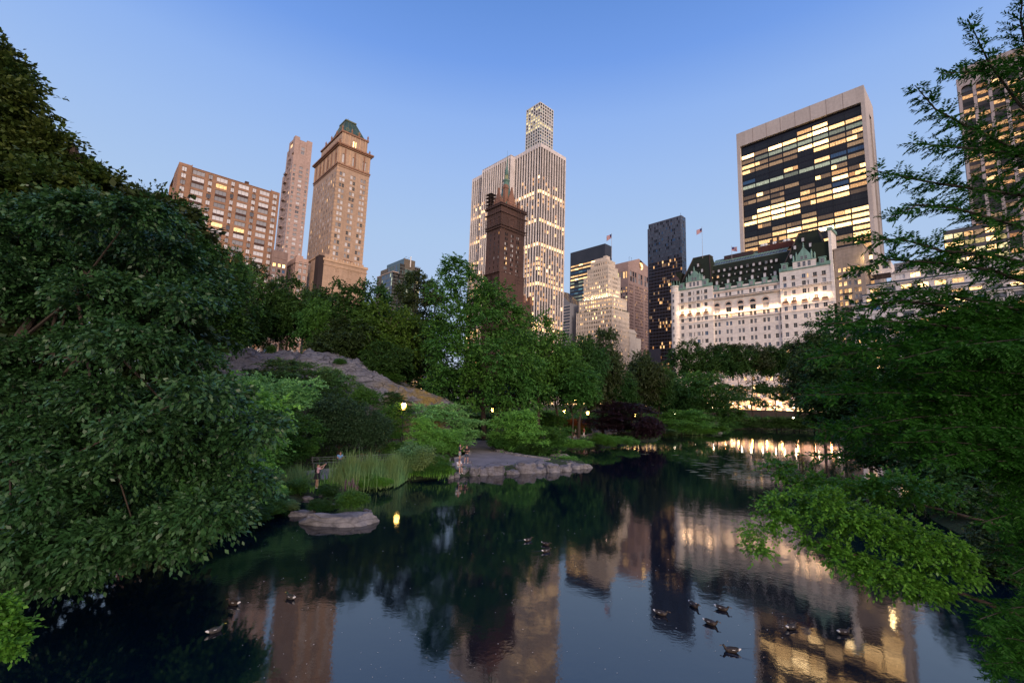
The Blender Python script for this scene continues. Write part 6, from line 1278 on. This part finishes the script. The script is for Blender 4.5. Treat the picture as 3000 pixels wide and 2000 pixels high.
def person(label,loc,rz,pose,top,bottom,hair,skin=None,h=1.75,skirt=False,group=None,shoes=(.75,.75,.75),detail=True,female=False):
    s=h/1.75; skin=skin or SKIN; t=thing('person',label,'person',loc,rz,group,(s,s,s)); J=dict(pelvis=(0,0,.95),waist=(0,.0,1.08),chest=(0,0,1.32),neck=(0,0,1.48),head=(0,.015,1.58),crown=(0,.01,1.68))
    sw=.175 if female else .195
    for sd,n in((-1,'L'),(1,'R')):
        J['sh'+n]=(sd*sw,0,1.41);J['el'+n]=(sd*(sw+.06),.0,1.13);J['wr'+n]=(sd*(sw+.07),.06,.88);J['hip'+n]=(sd*.10,0,.92);J['kn'+n]=(sd*.11,.02,.50);J['an'+n]=(sd*.11,0,.09)
    J.update(pose); J={k:Vector(v) for k,v in J.items() if isinstance(v,tuple)}
    V=[];Rr=[];E=[];I={}
    def add(k,r,par=None,p=None): I[k]=len(V); V.append(J[k] if p is None else p); Rr.append(r); (E.append((I[par],I[k])) if par else None)
    add('pelvis',.125);add('waist',.105,'pelvis');add('chest',.13,'waist');add('neck',.052,'chest');add('head',.078,'neck');add('crown',.082,'head')
    hd=(J['crown']-J['head']).normalized(); f=Vector(pose.get('face',(0,1,0))).normalized(); add('nose',.014,'head',J['head']+f*.105+hd*.02)
    for n,sd in(('L',-1),('R',1)):
        add('sh'+n,.062,'chest');add('el'+n,.042,'sh'+n);add('wr'+n,.028,'el'+n); fd=(J['wr'+n]-J['el'+n]).normalized(); add('palm'+n,.030,'wr'+n,J['wr'+n]+fd*.055)
        if detail:
            sdv=fd.cross(f); sdv=(sdv.normalized() if sdv.length>.1 else Vector((1,0,0))); cu=sdv.cross(fd).normalized()*(.9)
            for k,(o,l) in enumerate(((-.028,.060),(-.010,.072),(.009,.068),(.027,.052))):
                b=J['wr'+n]+fd*.09+sdv*o; add(f'f{n}{k}a',.0085,'palm'+n,b); add(f'f{n}{k}b',.0075,f'f{n}{k}a',b+fd*l*.6+cu*.02); add(f'f{n}{k}c',.006,f'f{n}{k}b',b+fd*l*.8+cu*.045)
            b=J['wr'+n]+fd*.035+sdv*-.038; add(f'th{n}a',.010,'palm'+n,b); add(f'th{n}b',.008,f'th{n}a',b+fd*.035-sdv*.02+cu*.01)
        add('hip'+n,.085,'pelvis');add('th'+n,.078,'hip'+n,J['hip'+n].lerp(J['kn'+n],.4));add('kn'+n,.052,'th'+n);add('ca'+n,.052,'kn'+n,J['kn'+n].lerp(J['an'+n],.35));add('an'+n,.032,'ca'+n); ff=pose.get('foot'+n,(0,1,0)); add('toe'+n,.030,'an'+n,J['an'+n]+Vector(ff)*.16+Vector((0,0,-.045)))
    skin_obj('body',V,E,Rr,skin,t)
    # clothing follows the same joints
    v=[J['pelvis'].lerp(J['waist'],.1),J['waist'],J['chest'],J['chest'].lerp(J['neck'],.55)];r=[.145,.13,.152,.075];e=[(0,1),(1,2),(2,3)]
    for n in'LR':
        k=len(v); v+=[J['sh'+n],J['sh'+n].lerp(J['el'+n],.62)]; r+=[.085,.068]; e+=[(2,k),(k,k+1)]
    skin_obj('shirt',v,e,r,top,t)
    if skirt:
        m=MB(); P0=J['pelvis']; prof=[(.125,1.13),(.17,1.0),(.24,.72),(.25,.70)]; m.lathe([(a,z) for a,z in prof],P0.x,P0.y,16); m.obj('skirt',bottom,t,smooth=True); 
        m=MB(); m.box(-.12,.12,.13,.15,1.1,1.34); [m.box(x-.02,x+.02,-.155,.155,1.12,1.46) for x in(-.09,.09)]; m.obj('pinafore_bib',bottom,t)
    else:
        v=[J['waist'].lerp(J['pelvis'],.6),J['pelvis']];r=[.13,.15];e=[(0,1)]; fr=pose.get('leglen',.8)
        for n in'LR':
            k=len(v); v+=[J['hip'+n],J['hip'+n].lerp(J['kn'+n],.55),J['hip'+n].lerp(J['kn'+n],fr) if fr<=1 else J['kn'+n]]; r+=[.105,.098,.088]; e+=[(1,k),(k,k+1),(k+1,k+2)]
            if fr>1: v+=[J['kn'+n].lerp(J['an'+n],.9)]; r+=[.06]; e+=[(k+2,k+3)]
        skin_obj('trousers' if fr>1 else 'shorts',v,e,r,bottom,t,1)
    c=J['crown']; b=-f; v=[c+hd*.03+b*.01,c+b*.035,J['head']+b*.055+hd*.03]; r=[.085,.093,.07]; 
    if female: v+=[c+b*.10+hd*.0]; r+=[.05]
    skin_obj('hair',v,[(i,i+1) for i in range(2)]+([(1,3)] if female else []),r,cloth('hair%.2f'%hair[0],hair),t)
    for n in'LR':
        ff=Vector(pose.get('foot'+n,(0,1,0))); a=J['an'+n]; skin_obj('shoe',[a+Vector((0,0,-.01))-ff*.03,a+ff*.08+Vector((0,0,-.045)),a+ff*.18+Vector((0,0,-.055))],[(0,1),(1,2)],[.05,.043,.036],cloth('shoe%.2f'%shoes[0],shoes),t)
    if detail:
        sd=hd.cross(f).normalized()
        for q in(-1,1):
            m=MB(); p=J['head']+hd*.04+f*.078+sd*q*.032; m.lathe([(.001,-.012),(.011,-.005),(.011,.005),(.001,.012)],p.x,p.y,6); m.v=[(a,b_,z+p.z) for a,b_,z in m.v]; m.obj('eye',FR_D,t)
            m=MB(); p=J['head']+hd*.03+sd*q*.082; m.box(p.x-.01,p.x+.01,p.y-.018,p.y+.018,p.z-.03,p.z+.03); m.obj('ear',skin,t)
        m=MB(); p=J['head']-hd*.02+f*.08; m.box(p.x-.022,p.x+.022,p.y-.006,p.y+.006,p.z-.005,p.z+.005); m.obj('mouth',cloth('lip',(.35,.12,.10)),t)
    return t
def gz(px,py,z=.55): p=G(px,py,z); return (p.x,p.y,z)
BLK=cloth('black',(.012,.012,.016)); WHT=cloth('white',(.72,.72,.74)); PNK=cloth('pink and white',(.72,.45,.52)); BLU=cloth('blue',(.16,.33,.62)); NVY=cloth('navy',(.015,.022,.06)); DEN=cloth('denim',(.05,.075,.12)); GRY=cloth('grey green',(.30,.34,.34)); RED=cloth('red',(.50,.07,.07)); PBL=cloth('pale blue denim',(.22,.30,.38)); CRM=cloth('cream',(.60,.55,.50))
# woman photographing, seen from behind and to the side
g=gz(926,1432,.42); person('woman in black pinafore skirt and pink white top raising a camera phone',(g[0],g[1],.42),-.9,dict(elL=(-.20,.24,1.48),wrL=(-.05,.42,1.62),elR=(.30,.22,1.42),wrR=(.05,.45,1.63),face=(0,1,.15),knR=(.12,.06,.5),anR=(.14,.05,.09)),PNK,BLK,(.10,.05,.03),h=1.66,skirt=True,female=True)
ph=thing('camera_phone','small white phone held up by the woman in the black skirt','phone',(g[0]+math.cos(-.9)*0-math.sin(-.9)*.5,g[1]+math.cos(-.9)*.5,.42+1.62),-.9); m=MB(); m.box(-.075,.075,-.005,.005,-.04,.04,0); m.box(-.06,.06,-.007,-.005,-.032,.032,1); m.obj('case',[WHT,FR_D],ph)
# man in blue on the bench
if len(BP)>2:
    q=G(998,1369,.55); k=(q-bl[0]).dot(dd)/dd.length_squared; q=bl[0]+dd*k; ang=math.atan2(dd.y,dd.x)+math.pi
    person('seated man in light blue t-shirt and dark trousers, arms folded on the bench',(q.x,q.y,.55),ang,dict(pelvis=(0,.12,.55),waist=(0,.08,.68),chest=(0,.06,.92),neck=(0,.09,1.08),head=(0,.14,1.17),crown=(0,.15,1.27),hipL=(-.1,.16,.53),hipR=(.1,.16,.53),knL=(-.13,.58,.52),knR=(.05,.60,.62),anL=(-.12,.58,.10),anR=(-.18,.78,.42),shL=(-.19,.06,1.0),shR=(.19,.06,1.0),elL=(-.25,.18,.76),elR=(.25,.18,.76),wrL=(-.02,.36,.70),wrR=(.03,.34,.74),face=(0,1,-.35),leglen=1.5),BLU,NVY,(.05,.03,.02),SKT)
g=gz(1366,1357); person('standing man in black t-shirt and denim shorts looking down at his phone',g,math.pi-.2,dict(elL=(-.30,.08,1.16),wrL=(-.10,.30,1.20),elR=(.30,.08,1.16),wrR=(.10,.30,1.20),head=(0,.05,1.57),crown=(0,.03,1.67),face=(0,1,-.6),knL=(-.14,.02,.5),anL=(-.16,0,.09),knR=(.14,.02,.5),anR=(.18,0,.09)),BLK,DEN,(.20,.12,.06),h=1.74)
ph=thing('mobile_phone','dark phone in the hands of the man in black','phone',(g[0]-.02,g[1]-.34,g[2]+1.22),0); m=MB(); m.box(-.035,.035,-.07,.07,-.005,.005,0); m.box(-.03,.03,-.06,.06,.005,.007,1); m.obj('case',[FR_D,plain('phone glass',(.05,.06,.08),.1)],ph)
g=gz(1346,1352); person('man in dark t-shirt and grey green shorts beside the bush, holding up a blue phone',g,-1.9,dict(elR=(.25,.22,1.22),wrR=(.16,.42,1.46),elL=(-.26,-.12,1.15),wrL=(-.20,-.02,.93)),NVY,GRY,(.02,.02,.02),h=1.76)
g=G(1342,1366,.95); person('man in white t-shirt sitting on the waterside rock with bare legs, hand at his chin',(g.x,g.y,.42),-2.5,dict(pelvis=(0,0,.45),waist=(0,.02,.58),chest=(0,.12,.80),neck=(0,.18,.96),head=(0,.23,1.05),crown=(0,.23,1.15),hipL=(-.1,.04,.44),hipR=(.1,.04,.44),knL=(-.12,.46,.50),knR=(.12,.48,.50),anL=(-.10,.52,.09),anR=(.16,.56,.09),shL=(-.18,.12,.90),shR=(.18,.12,.90),elL=(-.22,.34,.72),elR=(.16,.40,.66),wrL=(.02,.44,.66),wrR=(.04,.34,.92)),WHT,PBL,(.03,.02,.015),h=1.7)
def backpack(px,py,z):
    p=G(px,py,z); t=thing('backpack','black backpack standing behind the seated man in white','backpack',(p.x,p.y,z),.4); m=MB(); m.frustum((-.17,.17,-.1,.1),(-.13,.13,-.07,.06),0,.46,0); m.frustum((-.12,.12,-.16,-.1),(-.1,.1,-.13,-.08),.04,.26,0); m.tube([(-.1,.1,.44),(-.12,.2,.3),(-.1,.1,.06)],.02,5,0); m.tube([(.1,.1,.44),(.12,.2,.3),(.1,.1,.06)],.02,5,0); m.obj('bag',BLK,t)
backpack(1326,1354,.55)
WALK=dict(knL=(-.1,.16,.52),anL=(-.1,.24,.12),knR=(.1,-.02,.5),anR=(.1,-.22,.12),elL=(-.25,-.1,1.14),wrL=(-.24,-.02,.9),elR=(.25,.1,1.14),wrR=(.24,.24,.92))
for (px,py,z,rz,lab,top,bot,hair,ll,h) in ((1693,1281,.62,1.5,'walker in a white top and dark trousers on the far path',WHT,NVY,(.04,.02,.02),1.5,1.66),(1686,1281,.62,1.5,'walker in cream at the left of the group on the far path',CRM,BLK,(.02,.02,.02),.8,1.7),(1711,1280,.62,1.6,'walker in a red top and pale trousers on the far path',RED,CRM,(.05,.03,.02),1.5,1.68),(1641,1279,.62,1.5,'walker in pale grey partly hidden by the hedge on the far path',CRM,GRY,(.1,.08,.06),1.5,1.7)): p=G(px,py,z); person(lab,(p.x,p.y,z),rz,dict(WALK,leglen=ll),top,bot,hair,h=h,detail=False,group='walkers on the far path')
for (px,py,lab,top,bot) in ((2047,1254,'tiny person in red on the far shore',RED,DEN),(2053,1254,'tiny person in white on the far shore',WHT,GRY),(2063,1256,'tiny person in pale blue standing right of the others on the far shore',BLU,WHT)): p=P(px,py,128); person(lab,(p.x,p.y,p.z),1.2,dict(WALK,leglen=.8),top,bot,(.03,.02,.02),detail=False,group='people on the far shore')
# ducks
def duckmat(name,body,head,tail=(.7,.68,.66)):
    n=N(name); sp=n.n('ShaderNodeSeparateXYZ'); n.l(n.co('Object'),sp.inputs[0]); f=n.noise(30,n.co('Object'),3); b=n.ramp(f,[(.35,tuple(x*.5 for x in body)),(.65,tuple(x*1.6 for x in body))]); hm=n.maprange(sp.outputs[2],.115,.13,0,1); tm=n.maprange(sp.outputs[0],-.19,-.215,0,1)
    c=n.mix(hm,b,head); return n.set(Base_Color=n.mix(tm,c,tail),Roughness=.55)
def duck_proto(name,mat,wing,bill):
    t=thing(name,'x','duck'); V=[(0,0,.045),(-.12,0,.06),(-.22,0,.095),(-.28,0,.115),(.10,0,.055),(.15,0,.085),(.165,0,.125),(.19,0,.155),(.225,0,.15)]; E=[(0,1),(1,2),(2,3),(0,4),(4,5),(5,6),(6,7),(7,8)]; skin_obj('body',V,E,[(.095,.085),(.085,.075),(.045,.035),(.018,.012),(.08,.07),(.045,.05),(.03,.03),(.038,.04),(.024,.028)],mat,t,0,2)
    for s in(-1,1):
        m=MB(); 
        pts=[(.09,.055),(.02,.095),(-.08,.09),(-.17,.055),(-.23,.02),(-.15,.02),(0,.03),(.08,.03)]; z=[.10,.085,.085,.10,.125,.14,.135,.12]
        m.poly([(a,s*b,q) for (a,b),q in zip(pts,z)],0); m.poly([(a,s*(b+.012),q-.02) for (a,b),q in zip(pts,z)][::-1],0); m.quad((-.02,s*.098,.09),(-.10,s*.092,.092),(-.10,s*.094,.105),(-.02,s*.100,.103),1); m.obj('wing',[wing,WHT],t)
    m=MB(); m.frustum((.245,.262,-.016,.016),(.300,.302,-.012,.012),.138,.146,0); m.v=[(.24,-.016,.138),(.24,.016,.138),(.24,.012,.158),(.24,-.012,.158),(.295,-.017,.132),(.295,.017,.132),(.295,.014,.14),(.295,-.014,.14)]; m.f=[(0,1,2,3),(4,5,6,7),(0,1,5,4),(1,2,6,5),(2,3,7,6),(3,0,4,7)]; m.m=[0]*6; m.obj('bill',bill,t)
    return t
hen=duck_proto('duck',duckmat('hen feathers',(.035,.024,.018),(.03,.022,.016)),plain('brown wing',(.022,.016,.012),.6,0,.4),plain('dull bill',(.12,.07,.03),.5)); drake=duck_proto('mallard',duckmat('drake feathers',(.05,.045,.042),(.006,.03,.014)),plain('grey wing',(.06,.055,.05),.6,0,.4),plain('yellow bill',(.35,.30,.04),.5))
first={0:1,1:1}
for (px,py,rz,dr,lab) in ((850,1752,2.6,1,'mallard with pale grey back in the brown reflection at lower left'),(683,1770,2.9,0,'brown duck lying low on dark water left of the mallard'),(631,1850,1.0,1,'dim mallard lowest of the left three'),(1548,1584,.6,0,'small duck leftmost of the three in midstream'),(1600,1596,-.6,0,'small duck upper right of the three in midstream'),(1601,1616,.5,0,'small duck nearest of the three in midstream'),(1938,1800,-.5,0,'dark duck on the black tower reflection, white tail'),(2034,1776,-1.2,0,'dark duck seen end on between the others'),(2117,1786,-.6,0,'dark duck at the upper right of the blue water group'),(2084,1828,-.7,0,'dark duck in the middle of the blue water group'),(2141,1908,2.9,0,'duck trailing a wake near the golden reflection'),(2320,1840,.4,0,'dark duck on the golden reflection, left one'),(2474,1855,.2,0,'dark duck on the golden reflection, right one')):
    pr=drake if dr else hen; t=pr if first[dr] else copy_tree(pr); first[dr]=0; p=G(px,py,0); t.location=(p.x,p.y,0); t.rotation_euler=(0,0,rz); t['label']=lab; t['group']='ducks on the pond'; t.scale=(.95,.95,.95)

# little bow waves trailing behind the swimming ducks
def wake(px,py,rz,n=3):
    p=G(px,py,0); m=MB()
    for k in range(n):
        L=.28+.18*k; o=.06+.05*k
        for s_ in(-1,1):
            pts=[]
            for q in range(7):
                t=q/6; x=.22-.04*k-L*t*1.3; y=s_*(o+L*t*.34); pts.append((p.x+x*math.cos(rz)-y*math.sin(rz),p.y+x*math.sin(rz)+y*math.cos(rz),-.003))
            m.tube(pts,[.003+.004*math.sin(math.pi*(q+.6)/7.2) for q in range(7)],6,cap=False)
    tag(m.obj('water_ripple',WATER[0],smooth=True),kind='structure')
for a in ((1548,1584,.6),(1601,1616,.5),(2141,1908,2.9)): wake(*a)
